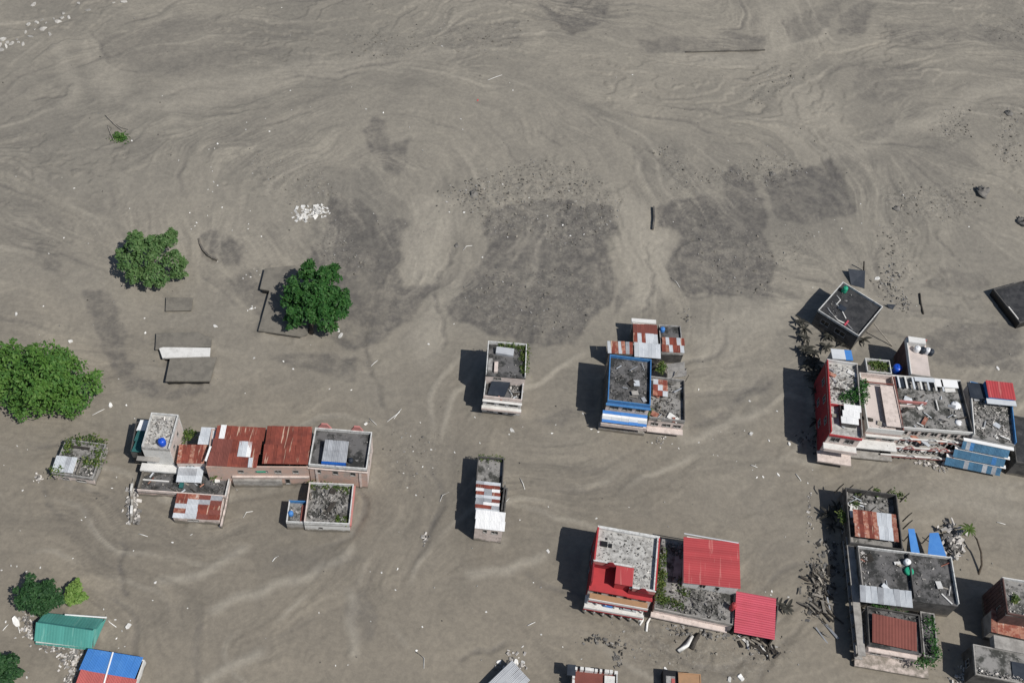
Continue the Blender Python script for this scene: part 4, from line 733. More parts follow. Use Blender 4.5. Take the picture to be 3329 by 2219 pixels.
for sd in 'fblr': facade(t, Fr1, sd, -1, 6.05, [(.3, .42, 3.6, 5), (.6, .68, 3.6, 5)] if sd == 'f' else [], 'plaster_white', .2)
a_, b_ = G(2224, 1733, 6.93), G(2401, 1764, 6.93); MB().tube([a_, b_], [.1, .1], 6).ob('ridge_cap', 'zinc', t)
t = thing('pink_roof_shed', 'bright pinkish red corrugated roof at the right end of the yard', 'shed', G(2450, 2040, 0))
sheets(t, quad((2524, 2084, 3.6), (2517, 1938, 4.1), (2400, 1921, 4.1), (2381, 2042, 3.6)), 9, 1, 'roof_pink_red', jit=.012, over=.03, rib=.55, amp=.06)
Fp = Fr((2392, 2040), (2518, 2076), (2402, 1928), 3.4)
for sd in 'blr': facade(t, Fp, sd, -1, 3.35, [], 'concrete_dark', .18)
posts(t, Fp, np.linspace(.2, Fp.w-.2, 5), .2, -1, 3.4, .18, 'timber_dark')
t = tank('red barrel lying at the edge of the pinkish red roof', (2378, 1978), 2.95, .5, 2.2, 'roof_red', 'barrel', 'barrel')
# ------------------------------------------------------------------ tilted roof house, upper right
F = Fr((2660, 1007), (2792, 1091), (2745, 918), 5.2)
r = flat(F, 'black_roof_house', 'tilted square house with black roof and thin white rim at upper right', 5.2, .55, 'deck_black', 'concrete_dark', 'parapet_white', pt=.14, ops={'f': [(.15, .35, 2.2, 3.6), (.5, .75, 2.2, 3.6)], 'l': [(.3, .6, 2.2, 3.6)]})
for p in ([(2716, 985), (2735, 1005), (2750, 1035)], [(2690, 1000), (2700, 1015), (2725, 1040), (2745, 1050)], [(2752, 1050), (2770, 1070), (2790, 1085)], [(2720, 960), (2732, 975), (2718, 990)]): MB().tube([G(*q, 4.75) for q in p], [.12]*len(p), 6).ob('pipe', 'plaster_white', r, True)
rubble(r, F, .6, 3.5, 1, F.d-1, 4.68, 40, .1, .45, 'rubble_grey', .15)
tank('green and white barrel in the corner of the black roof', (2743, 948), 4.68, .55, 1.6, 'plastic_green', 'barrel', 'barrel')
bx('tarp', 'roof_pink_red', r, F, F.uv(2738, 1062, 4.9)[0], F.uv(2755, 1040, 4.9)[0]+.4, .6, 2.2, 4.67, 5.0); bx('hatch', 'tarp_dark', r, F, 2.6, 4.2, 3.6, 5.0, 4.66, 4.9)
def panel(name, label, pts, m, th=.12, cat='panel'):
    q = [G(*p) for p in pts]; n = (q[1]-q[0]).cross(q[2]-q[0]).normalized()*th
    return tag(MB().hexa(q, [x+n for x in q]).ob(name, m), label, cat)
panel('leaning_dark_slab', 'dark flat slab leaning behind the black roofed house', [(2766, 926, 0), (2810, 938, 0), (2812, 880, 1.2), (2757, 874, 1.2)], 'tarp_dark', cat='panel')  # thin leaning slab in a near-black colour
panel('small_dark_slab', 'small dark flat slab at the right corner of the black roofed house', [(2890, 1002, .1), (2902, 1006, .1), (2912, 990, .7), (2882, 988, .8)], 'tarp_dark', cat='sheet')  # small thin slab in the same near-black colour
def pole(name, label, pts, rad, m='timber', cat='pole'):
    p = [G(x, y, z)+Vector((0, 0, ZAT(*G(x, y, z).xy) if z < 1 else 0)) for x, y, z in pts]; return tag(MB().tube(p, [rad]*len(p), 6).ob(name, m, None, True), label, cat)
pole('fallen_pole', 'thin pale fallen pole leaning from the black roofed house', [(2842, 1052, 3.4), (2868, 1085, 1.8), (2902, 1124, .1)], .13)
pole('standing_pole', 'short black pole by the leaning dark slab', [(2808, 886, -.5), (2809, 850, 2.6)], .16, 'timber_dark'); pole('fallen_log', 'straight dark log lying on the mud right of the black roof', [(2990, 953, .15), (2994, 985, .15), (3002, 1020, .15)], .2, 'timber_dark', 'log')
# ------------------------------------------------------------------ right cluster
F = Fr((2703, 1402), (2806, 1418), (2691, 1166), 9.2)
r = flat(F, 'red_wall_house', 'tall house with red side wall, white sheet roof and bushes on top', 9.2, .9, 'deck_pale', 'paint_red_wall', 'plaster_white', ops={'f': [(.1, .4, 6, 7.4), (.55, .85, 6, 7.4), (.1, .4, 2.6, 4), (.55, .85, 2.6, 4)], 'l': [(.15, .25, 5.6, 7), (.4, .5, 5.6, 7), (.7, .8, 5.6, 7), (.3, .4, 2, 3.4), (.6, .7, 2, 3.4)]}, wms={'f': 'plaster_pale_pink', 'r': 'concrete'}, pms={'l': 'paint_red', 'r': 'concrete'}, skip='f')
bx('beam', 'paint_red', r, F, -.1, F.w+.1, -.25, -.03, 8.0, 8.5); bx('balcony', 'plaster_white', r, F, -.3, F.w, -1.6, -.02, 5.0, 5.3); bx('balcony_rail', 'plaster_pale_pink', r, F, -.3, F.w, -1.72, -1.6, 5.0, 5.8); bx('balcony', 'plaster_pale_pink', r, F, -.5, F.w, -2.3, -.02, 1.8, 2.2)
rubble(r, F, .5, F.w-.6, F.d*.45, F.d-.6, 8.32, 130, .12, .55, 'rubble_pale', .25); rubble(r, F, .5, F.w-.6, F.d*.4, F.d-.6, 8.32, 60, .12, .5, 'rubble_dark', .2)
bx('inner_wall', 'paint_red', r, F, .3, 3.4, F.uv(2710, 1318, 8.6)[1], F.uv(2710, 1318, 8.6)[1]+.2, 8.3, 9.0)
clutter(r, F, .6, F.w-.6, .5, F.d-.6, 8.3, 14)
t = thing('roof_hut', 'white corrugated hut on the roof of the red walled house', 'hut', G(2765, 1360, 8.3))
sheets(t, quad((2734, 1373, 9.7), (2792, 1380, 9.7), (2803, 1320, 10.1), (2750, 1313, 10.1)), 3, 3, 'white_sheet')
Fh = Fr((2738, 1374), (2790, 1380), (2752, 1318), 9.6)
for sd in 'fblr': facade(t, Fh, sd, 8.3, 9.55, [], 'rust_brown' if sd == 'r' else 'concrete_dark', .12)
t = thing('zinc_roof_hut', 'small pale zinc roofed box behind the red walled house', 'hut', G(2740, 1165, 0))
Fh = Fr((2710, 1164), (2771, 1168), (2709, 1136), 7.0)
for sd in 'fblr': facade(t, Fh, sd, -1, 6.8, [], 'zinc_dull', .15)
bx('roof_panel', 'zinc', t, Fh, -.2, Fh.w*.66, -.1, Fh.d+.2, 6.8, 7.0); bx('roof_panel', 'blue_roof', t, Fh, Fh.w*.66+.01, Fh.w+.2, -.1, Fh.d+.2, 6.7, 6.9)
weeds('dark green bushes on the roof of the red walled house', [(2745, 1295), (2765, 1285), (2785, 1275), (2800, 1262), (2808, 1285), (2800, 1300), (2780, 1300), (2806, 1250)], 8.4, 1.1, 90, 'leaf_dark', 1.2, .32)
F = Fr((2822, 1390), (2940, 1402), (2819, 1212), 7.4)
r = flat(F, 'pink_patio_house', 'house with open pale pink floored patio roof between its neighbours', 7.4, 1.3, 'floor_pink', 'plaster_pink', 'plaster_white', pms={'r': 'rust_brown', 'b': 'plaster_pale_pink'}, ops={'f': [(.1, .4, 3.6, 5), (.55, .9, 3.6, 5), (.1, .4, .8, 2), (.55, .9, .8, 2)]})
bx('beam', 'plaster_white', r, F, .2, F.w-.2, -.5, -.03, 5.0, 5.4); bx('balcony', 'plaster_white', r, F, -1.5, F.w-.2, -2.0, -.02, 3.0, 3.3); bx('balcony', 'concrete', r, F, -2.6, F.w-.4, -2.8, -.02, .6, 1.0); bx('tray', 'concrete', r, F, .4, 1.5, F.d-4.5, F.d-.8, 6.12, 6.4)
rubble(r, F, .5, F.w-.8, .3, 1.5, 6.12, 25, .1, .4, 'rubble_pale', .1); bx('pergola_beam', 'rust_brown', r, F, .3, F.w-.3, F.d-2.2, F.d-2.0, 7.2, 7.4)
clutter(r, F, .4, F.w-.5, .3, F.d-.5, 6.1, 8)
bx('pergola_beam', 'plaster_pale_pink', r, F, F.w*.55, F.w-.2, 1.0, F.d-2.4, 7.05, 7.2)
F = Fr((2820, 1206), (2900, 1214), (2824, 1164), 5.6)
r = flat(F, 'garden_court', 'small white walled garden full of weeds behind the pink patio', 5.6, .7, 'mud_slab', 'concrete', 'parapet_white', cat='garden')
weeds('yellow green weeds filling the small white walled garden', [(2835, 1180), (2850, 1182), (2865, 1186), (2880, 1190), (2845, 1192), (2870, 1196)], 4.95, 1.0, 60, hgt=.6)
tank('dark blue tank in the shade beside the tall dark wall', (2912, 1205), 4.0, .9, 1.6, 'tank_blue', 'shaded_tank', 'tank')
F = Fr((2962, 1216), (3032, 1226), (2933, 1092), 7.4)
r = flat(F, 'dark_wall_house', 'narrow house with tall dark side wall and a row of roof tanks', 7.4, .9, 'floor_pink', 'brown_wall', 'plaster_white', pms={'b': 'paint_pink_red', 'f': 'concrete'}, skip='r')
bx('inner_wall', 'plaster_white', r, F, .2, F.w-.6, F.d-1.6, F.d-.2, 6.5, 7.9)
for i, (x, y) in enumerate(((2978, 1140), (2996, 1144), (3012, 1146), (3022, 1150))):
    tank(('leftmost', 'second from left', 'third from left', 'rightmost')[i]+' of the four black and white roof tanks', (x, y), 6.52, .62, 1.3, 'tarp_dark' if i % 2 else 'plastic_white', 'roof_tank', 'tank')['group'] = 'black and white roof tanks'
F = Fr((2934, 1388), (3166, 1406), (2956, 1222), 7.4)
r = flat(F, 'balcony_house', 'wide house with three tiers of pale red balconies along its front', 7.4, .8, 'deck_grey', 'plaster_pale_pink', 'plaster_white', pms={'r': 'concrete_dark', 'l': 'plaster_pink'}, ops={'f': [(k*.14+.02, k*.14+.12, z, z+1.3) for k in range(7) for z in (5.0, 2.8, .6)]})
for k, z in enumerate((5.6, 3.7, 1.8)):
    o = 1.0+k*.75; bx('balcony', 'concrete', r, F, -.8-k*.8, F.w-.2, -o, -.02, z-1.0, z-.8); bx('balcony_rail', 'paint_pink_red', r, F, -.8-k*.8, F.w-.2, -o-.12, -o, z-1.05, z-.5); bx('coping', 'plaster_white', r, F, -.9-k*.8, F.w-.15, -o-.22, -o+.1, z-.498, z-.34)
    for u in np.linspace(-.5, F.w-.6, 13): bx('pillar', 'plaster_white', r, F, u-.1, u+.1, -o+.05, -o+.25, z-2.6, z-1.0)
    for u in (1.5+k, 6.5+k, 10.3-k): 
        for sg in (-1, 1): MB().tube([F.pt(u+sg*.95, -o-.25, z-.4), F.pt(u, -o-.25, z+.45)], [.12, .1], 5).ob('gable_beam', 'plaster_white' if k != 1 else 'paint_pink_red', r)
rubble(r, F, .6, F.w-1.2, .5, F.d-.5, 6.62, 110, .12, .6, 'rubble_grey', .2); bx('inner_wall', 'paint_pink_red', r, F, .4, 6.0, F.d*.5, F.d*.5+.25, 6.6, 7.3); bx('inner_wall', 'plaster_pale_pink', r, F, .4, 3.5, F.d*.42, F.d*.42+.25, 6.6, 7.2)
for c, s_ in (((3107, 1318), 1.0), ((3116, 1374), .7)): MB().lathe(G(*c, 6.6), [(s_, 0), (s_, .15), (s_*.7, .3), (s_*.2, .34)], 12).ob('tank_cover', 'plastic_white', r, True)
for k in range(7): 
    u = 1.0+k*1.45; bx('rafter', 'plaster_white' if k % 2 else 'zinc', r, F, u, u+.35, F.d-3.0, F.d-.3, 7.3, 7.5)
bx('roof_panel', 'tarp_dark', r, F, .3, 3.0, F.d-2.6, F.d-.4, 6.9, 7.2); bx('roof_panel', 'zinc', r, F, 4.4, 8.4, F.d-1.2, F.d-.25, 7.52, 7.66); bx('roof_panel', 'white_sheet', r, F, 8.6, F.w-.8, F.d-2.0, F.d-.25, 7.3, 7.5)
clutter(r, F, .4, F.w-1, .3, F.d-.5, 6.6, 22)
clutter(r, F, -1.5, F.w-.5, -2.6, -.4, 2.6, 16); clutter(r, F, -1.0, F.w-.5, -1.6, -.3, 4.6, 12)
F = Fr((3168, 1412), (3306, 1440), (3141, 1236), 7.6)
r = flat(F, 'blue_trim_house', 'house with blue right rim and three tiers of blue and white awnings', 7.6, .8, 'deck_grey', 'plaster_white', 'parapet_blue', pms={'l': 'plaster_white'}, ops={'f': [(.1, .3, 5, 6.2), (.4, .6, 5, 6.2), (.7, .9, 5, 6.2)]}, skip='f')
for k, z in enumerate((6.3, 4.4, 2.5)):
    o = .5+k*.9; bx('balcony_rail', 'white_sheet', r, F, -1.6-k*.9, F.w-.1, -o-.5, -o+.2, z-.02, z+.16); q = [F.pt(-1.6-k*.9, -o-1.5, z-1.2), F.pt(F.w-.8, -o-1.5, z-1.2), F.pt(F.w-.8, -o-.4, z-.1), F.pt(-1.6-k*.9, -o-.4, z-.1)]
    sheets(r, q, 12, 1, lambda i, j: 'steel_blue' if random.random() < .75 else ('zinc_dull' if random.random() < .5 else 'parapet_blue'), jit=.015, over=.03, name='awning_sheet')
rubble(r, F, .5, F.w-.8, .4, F.d*.75, 6.82, 260, .1, .5, 'rubble_pale', .25); rubble(r, F, .5, F.w-.8, .4, F.d-.5, 6.82, 150, .1, .45, 'rubble_grey', .2)
clutter(r, F, .4, F.w-1, .3, F.d-.5, 6.8, 8)
t = thing('roof_hut', 'red roofed hut with blue walls on top of the blue trimmed house', 'hut', G(3258, 1280, 6.8))
Fh = Fr((3216, 1290), (3300, 1298), (3214, 1238), 8.8)
for sd in 'fblr': facade(t, Fh, sd, 6.8, 8.6, [(.3, .6, 7.2, 8.2)] if sd == 'f' else [], 'parapet_blue', .12)
sheets(t, quad((3214, 1290, 8.75), (3303, 1299, 8.75), (3298, 1246, 9.0), (3212, 1236, 9.0)), 5, 1, 'roof_red', jit=.004, rib=.5)
bx('canopy', 'zinc', t, Fh, -.4, Fh.w+.3, -1.2, -.02, 8.2, 8.35); bx('roof_panel', 'tarp_dark', t, Fh, -3.2, -.15, .2, Fh.d, 7.6, 7.8)
# dark building on the right edge
F = Fr((3316, 1048), (3420, 1018), (3276, 926), 2.2)
r = flat(F, 'dark_edge_house', 'black roofed tilted wreck cut off by the right picture edge', 2.2, .4, 'deck_black', 'black_void', 'concrete_dark'); bx('beam', 'plaster_white', r, F, .3, .55, 1.0, 4.5, 1.82, 2.05)
F = Fr((3305, 1500), (3420, 1520), (3300, 1350), 5); flat(F, 'dark_walled_edge_house', 'dark walled house at the right edge beyond the blue trimmed house', 5, .5, 'deck_black', 'concrete_dark', 'concrete_dark')  # near-black roof and dark concrete walls
# ------------------------------------------------------------------ bottom right block
F = Fr((2764, 1762), (2936, 1786), (2727, 1580), 5.0)
r = flat(F, 'roofless_house', 'roofless dark house with bare posts and a rust and zinc sheet roof', 5.0, 1.6, 'deck_grey', 'concrete_dark', 'concrete_dark', ops={'l': [(.2, .3, 1.4, 2.6), (.6, .7, 1.4, 2.6)]})
for (x, y) in ((2731, 1582), (2762, 1586), (2806, 1606), (2826, 1590), (2886, 1598), (2944, 1612), (2953, 1675), (2954, 1700), (2836, 1655)):
    p = G(x, y, 4.8); MB().tube([p-Vector((.5, .4, 1.6)), p, p+Vector((.5, .35, .7))], [.14, .13, .1], 6).ob('rebar_post', 'timber_dark', r)
rubble(r, F, .5, F.w-.5, F.d*.55, F.d-.4, 3.42, 90, .12, .5, 'rubble_grey', .3)
patch_host, FH = r, F
t = thing('patched_shed', 'rust and pale zinc patched shed roof inside the roofless house', 'shed', G(2850, 1760, 3.4))
sheets(t, quad((2776, 1737, 5.2), (2926, 1764, 5.2), (2905, 1668, 5.6), (2773, 1658, 5.6)), 9, 2, lambda i, j: ('rust_pale', 'rust', 'rust_pale', 'rust', 'rust_pale', 'zinc', 'zinc', 'zinc', 'rust_pale')[i], jit=.04)
Fh = Fr((2782, 1735), (2920, 1758), (2778, 1664), 5.0); posts(t, Fh, (.2, Fh.w/2, Fh.w-.2), .3, 3.4, 5.1, .16, 'timber'); posts(t, Fh, (.2, Fh.w/2, Fh.w-.2), Fh.d-.3, 3.4, 5.4, .16, 'timber')
weeds('weeds along the back wall of the roofless dark house', [(2790, 1602), (2850, 1600), (2900, 1606), (2930, 1612), (2780, 1640), (2735, 1670), (2745, 1690)], 3.6, .9, 60, hgt=.7)
clutter(patch_host, FH, .4, FH.w-.6, FH.d*.5, FH.d-.4, 3.45, 12)
F = Fr((2806, 1926), (3120, 1964), (2784, 1772), 5.6)
r = flat(F, 'big_grey_house', 'big flat grey roofed house with white right rim at lower right', 5.6, .7, 'deck_dark', 'concrete_dark', 'concrete', pms={'r': 'parapet_white', 'b': 'parapet_white'}, skip='f', ops={'l': [(.2, .4, 2.6, 4), (.6, .8, 2.6, 4)]})
for z in (1.9, 3.6): bx('floor_slab', 'concrete', r, F, -1.3, -.01, -10.5, F.d+2.5, z, z+.2)
for v in np.arange(-10.2, F.d+2.4, 2.6): bx('column', 'concrete_dark', r, F, -1.25, -1.0, v, v+.25, -1, 3.6)
bx('inner_wall', 'concrete_dark', r, F, F.w*.53, F.w*.53+.25, .3, F.d-.3, 4.9, 5.7); rubble(r, F, .5, F.w-.6, .4, F.d-.6, 4.92, 120, .1, .45, 'rubble_grey', .1); rubble(r, F, .4, 1.6, 1, F.d-1, 4.92, 40, .15, .5, 'rubble_pale', .3)
sheets(r, quad((2798, 1955, 5.8), (2965, 1972, 5.8), (2992, 1925, 6.1), (2820, 1902, 6.1)), 9, 1, lambda i, j: 'zinc' if i % 3 else 'zinc_dull', jit=.06)
tank('green basin on the big grey roof', (2953, 1858), 4.92, .8, .6, 'plastic_green', 'green_basin', 'basin'); tank('white barrel above the green basin', (2946, 1830), 4.92, .6, 1.0, 'plastic_white', 'barrel', 'barrel')
clutter(r, F, .4, F.w-.6, .3, F.d-.5, 4.92, 14)
F = Fr((2826, 2094), (3000, 2124), (2807, 1966), 4.8)
r = flat(F, 'brown_roof_house', 'front house with plain red brown sheet roof and pink ledge', 4.8, .5, 'deck_dark', 'plaster_pale_pink', 'concrete_dark', wms={'l': 'concrete_dark', 'r': 'concrete'}, skip='f', ops={'l': [(.2, .45, 1.4, 3), (.6, .85, 1.4, 3)], 'f': [(.15, .35, 1.2, 2.6), (.55, .8, 1.2, 2.6)]})
sheets(r, quad((2834, 2086, 5.2), (2983, 2115, 5.2), (2971, 2021, 5.5), (2832, 1990, 5.5)), 7, 1, 'rust_brown', jit=.006, over=.02, rib=.5)
bx('ledge', 'plaster_pale_pink', r, F, .2, F.w-.6, -.7, -.02, 3.4, 3.8); bx('balcony', 'plaster_pale_pink', r, F, -1.2, F.w+2.4, -2.4, -.02, .3, .8); rubble(r, F, .3, F.w+2, F.d-2.4, F.d-.4, 4.35, 110, .1, .45, 'rubble_dark', .4)
for u in (-.9, F.w*.4, F.w+2): bx('column', 'plaster_pale_pink', r, F, u-.15, u+.15, -2.2, -1.9, -1, .3)
weeds('weeds on the strip beside the red brown roof', [(2845, 1975), (2880, 1982), (2920, 1995), (2950, 2005), (3020, 2020), (3030, 2045), (3030, 2080), (3040, 2110), (3045, 2130), (3000, 2150), (3020, 2152), (2990, 2158)], 3.0, 1.0, 60, 'leaf_dark', .8, .28)
F = Fr((3005, 2130), (3052, 2138), (2990, 1985), 2.6); flat(F, 'side_alley', 'narrow grey walled side strip right of the red brown roof', 2.6, .4, 'deck_dark', 'concrete_dark', 'parapet_grey', cat='alley')
t = thing('collapsed_awning', 'torn sky blue awning panels behind the big grey roof', 'awning', G(3010, 1790, 0))
for q in ([(2962, 1800, 3.4), (2990, 1798, 2.4), (2972, 1718, 3.0), (2952, 1718, 3.4)], [(3016, 1800, 3.6), (3078, 1812, 3.4), (3050, 1730, 3.6), (3022, 1732, 3.6)]):
    k = [G(*p) for p in q]; n = Vector((0, 0, .06)); MB().hexa(k, [x+n for x in k]).ob('panel', 'blue_roof', t)
posts(t, Fr((2965, 1800), (3076, 1815), (2955, 1725), 3.2), (.2, 3.6, 6.6), .2, -1, 3.3, .15, 'timber'); posts(t, Fr((2965, 1800), (3076, 1815), (2955, 1725), 3.2), (.2, 3.6, 6.0), 4.2, -1, 3.3, .15, 'timber')
t = thing('scrap_heap', 'heap of pale scrap and sheets right of the torn blue awning', 'heap', G(3100, 1780, 0)); mb = MB()
for _ in range(150):
    p = GG(3095+random.gauss(0, 17), 1765+random.gauss(0, 26)); s_ = random.uniform(.2, .8); mb.rbox(p+Vector((0, 0, random.random()*1.4)), (s_, s_*.45, s_*.12), rrot())
mb.ob('scrap', 'rubble_pale', t, kind='stuff')
# brown wall house at right edge
F = Fr((3276, 1992), (3420, 2016), (3283, 1878), 8.5)
r = flat(F, 'brown_wall_house', 'tall house with brown corrugated side wall at the right edge', 8.5, .6, 'deck_grey', 'brown_wall', 'brown_wall', pms={'b': 'parapet_white'}, ops={'l': [(.65, .75, 5, 6.4)]})
for k in range(9): bx('wall_rib', 'brown_wall', r, F, -.08, -.005, .4+k*F.d/9.5, .6+k*F.d/9.5, -.5, 8.0)
rubble(r, F, .5, 5, .5, F.d-.5, 7.92, 60, .12, .5, 'rubble_pale', .2); weeds('small green plant on the roof of the brown walled house', [(3298, 1950), (3300, 1942)], 8.0, .7, 60, hgt=.7)
F = Fr((3226, 2048), (3420, 2092), (3285, 1998), 4.0)
r = thing('pale_rust_roof_house', 'low house with faded pink rust roof below the brown wall', 'house', F.mid(0))
for sd in 'fblr': facade(r, F, sd, -1, 3.9, [], 'concrete', .2)
sheets(r, [F.pt(-.3, -.3, 4.1), F.pt(F.w, -.3, 4.1), F.pt(F.w, F.d, 4.7), F.pt(-.3, F.d, 4.7)], 9, 2, lambda i, j: 'rust_pale', jit=.05)
F = Fr((3172, 2190), (3420, 2240), (3166, 2092), 5.0)
r = flat(F, 'mottled_grey_roof_house', 'mottled grey flat roofed house in the lower right corner', 5.0, .25, 'deck_grey', 'concrete_dark', 'concrete', ops={'l': [(.3, .6, 1.6, 3)]}); rubble(r, F, .5, 8, .2, 1.2, 4.8, 60, .12, .5, 'rubble_pale', .3)
bx('skylight', 'tarp_dark', r, F, 6.3, 8.6, .6, 3.6, 4.75, 4.95); bx('roof_step', 'concrete', r, F, 3.5, 8.6, F.d-.1, F.d+2.2, 3.8, 5.4)
# ------------------------------------------------------------------ cut-off houses on the lower edge
t = thing('grey_sheet_house', 'grey corrugated roof corner poking in at the lower edge', 'house', G(1660, 2240, 0)); sheets(t, quad((1580, 2224, 2.0), (1640, 2290, 2.0), (1752, 2240, 2.4), (1694, 2178, 2.4)), 5, 1, 'zinc_dull', jit=.05)
Fh = Fr((1592, 2226), (1640, 2280), (1690, 2184), 1.9)
for sd in 'fblr': facade(t, Fh, sd, -1, 1.85, [], 'timber_dark', .15)
F = Fr((1858, 2270), (2006, 2285), (1870, 2166), 2.8)
r = flat(F, 'white_post_house', 'low house with rust floor and broken white rim at the lower edge', 2.8, .7, 'rust_brown', 'concrete_dark', 'parapet_white', skip='bl')
for u in np.linspace(.4, F.w-.5, 9): bx('post', 'plaster_white', r, F, u, u+random.uniform(.3, .8), F.d-.5, F.d, 1.8, 2.9+random.random()*.3)
for v in np.linspace(0, F.d-1, 6): bx('post', 'plaster_white', r, F, 0, .4, v, v+.6, 1.8, 2.8)
bx('roof_panel', 'tarp_dark', r, F, -.9, .5, F.d-1.5, F.d+.3, 2.6, 2.9); bx('roof_panel', 'plaster_white', r, F, F.w*.72, F.w*.95, 1, F.d-.8, 2.3, 2.5)
F = Fr((2208, 2260), (2282, 2266), (2212, 2184), 2.4)
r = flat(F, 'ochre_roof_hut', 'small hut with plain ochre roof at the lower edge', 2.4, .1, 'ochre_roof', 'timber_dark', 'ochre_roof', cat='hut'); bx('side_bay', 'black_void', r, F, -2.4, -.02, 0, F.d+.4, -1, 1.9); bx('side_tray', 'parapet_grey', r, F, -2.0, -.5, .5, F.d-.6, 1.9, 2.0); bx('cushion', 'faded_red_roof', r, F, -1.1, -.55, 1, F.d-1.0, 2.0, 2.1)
# ------------------------------------------------------------------ lower left roofs
t = thing('green_roof_house', 'teal green hipped sheet roof sunk in mud at lower left', 'house', G(220, 2090, 0))
bl, br, fr_, fl = G(138, 1993, 1.5), G(346, 2008, 1.5), G(304, 2104, 1.3), G(106, 2083, 1.3); r0, r1 = G(124, 2020, 3.3), G(302, 2046, 3.3)
sheets(t, [fl, fr_, r1, r0], 10, 1, 'teal_roof', jit=.006, over=.02, rib=.45, amp=.01); sheets(t, [br, bl, r0, r1], 10, 1, 'teal_roof', jit=.006, over=.02, rib=.45, amp=.01)
MB().add([fr_, br, r1, fr_-Vector((0, 0, .1)), br-Vector((0, 0, .1)), r1-Vector((0, 0, .1))], [(0, 1, 2), (5, 4, 3), (0, 3, 4, 1), (1, 4, 5, 2), (2, 5, 3, 0)]).ob('hip_end', 'teal_roof', t)
MB().tube([r0, r1], [.12, .12], 6).ob('ridge_cap', 'teal_dark', t); sheets(t, quad((118, 2092, .7), (300, 2113, .7), (304, 2104, 1.15), (108, 2084, 1.15)), 10, 1, 'teal_roof', jit=.01, over=.02)
Fh = Fr((116, 2086), (296, 2104), (136, 2006), 1.2)
for sd in 'fblr': facade(t, Fh, sd, -1, 1.15, [], 'plaster_white', .2)
MB().tube([bl.lerp(br, .35)+Vector((0, .1, 0)), br+Vector((0, .1, 0))], [.13, .13], 6).ob('gutter', 'white_sheet', t)
t = thing('blue_red_roof_house', 'house with blue back roof and faded red front roof at lower left', 'house', G(340, 2200, 0))
a0, a1, b0, b1, c0, c1 = G(278, 2108, 2.2), G(457, 2131, 2.2), G(257, 2172, 2.7), G(437, 2207, 2.7), G(226, 2270, 2.3), G(415, 2300, 2.3)
sheets(t, [b0, b1, a1, a0], 8, 1, 'blue_roof', jit=.02, over=.03); sheets(t, [c0, c1, b1, b0], 8, 1, 'faded_red_roof', jit=.02, over=.03)
m0, m1, m2 = a0.lerp(a1, .5), b0.lerp(b1, .5), c0.lerp(c1, .5); MB().tube([m0+Vector((0, 0, .1)), m1+Vector((0, 0, .1)), m2+Vector((0, 0, .1))], [.14]*3, 6).ob('gutter', 'white_sheet', t)
Fh = Fr((232, 2268), (415, 2298), (282, 2112), 2.1)
for sd in 'fblr': facade(t, Fh, sd, -1, 2.0, [], 'plaster_white', .2)
# ------------------------------------------------------------------ drowned roofs, upper left
def slab(name, label, px, z, th, m, inset=.4, cat='house', wm='black_void'):
    t = thing(name, label, cat, G(*px[0], 0)); q = [G(x, y, z) for x, y in px]; c = sum(q, Vector())/len(q)
    if (q[1]-q[0]).cross(q[2]-q[1]).z < 0: q = q[::-1]
    MB().hexa([x-Vector((0, 0, th)) for x in q], q).ob('roof_slab', m, t)
    k = [c+(x-c)*(1-inset/max(1, (x-c).length)) for x in q]; MB().hexa([Vector((x.x, x.y, -1)) for x in k], [Vector((x.x, x.y, z-th-.002)) for x in k]).ob('wall', wm, t); return t  # near-black inset walls paint the shade under the slab's overhang
slab('drowned_house', 'small mud covered roof corner just above the mud below the olive tree', [(540, 965), (628, 967), (622, 1008), (538, 1010)], .7, .2, 'mud_slab')
slab('drowned_house', 'mud covered flat roof behind the white parapet strip', [(508, 1082), (645, 1078), (688, 1100), (686, 1126), (505, 1135)], 1.0, .25, 'mud_slab')
t = slab('parapet_ruin', 'white parapet strip of a drowned house in the mud', [(517, 1132), (530, 1128), (684, 1130), (682, 1158), (528, 1163)], 1.2, .35, 'plaster_white', cat='parapet')
t = slab('drowned_house', 'grey square roof standing just clear of the mud', [(553, 1164), (704, 1160), (683, 1238), (538, 1238)], 1.45, .3, 'mud_slab')
slab('drowned_house', 'L shaped mud covered roof beside the dark green tree', [(861, 872), (960, 862), (1010, 900), (1000, 1085), (978, 1094), (840, 1074), (876, 944), (845, 938)], 1.15, .3, 'mud_slab', .45)
wallrun('round_cistern', 'curved dark cistern rim half buried in mud right of the olive tree', [(646, 772), (650, 790), (660, 810), (675, 826), (692, 836), (706, 841)], .85, .35, 'concrete_dark', cat='cistern', broken=.25)
wallrun('wall_stub', 'short dark low wall stub standing in the mud near the centre', [(2126, 668), (2128, 705), (2124, 740)], 1.0, .35, 'concrete_dark', broken=.2)
wallrun('wall_stub', 'long low wall line at the top of the mud plain', [(2230, 166), (2360, 163), (2488, 160)], .35, .25, 'mud_slab_dark', broken=.2)

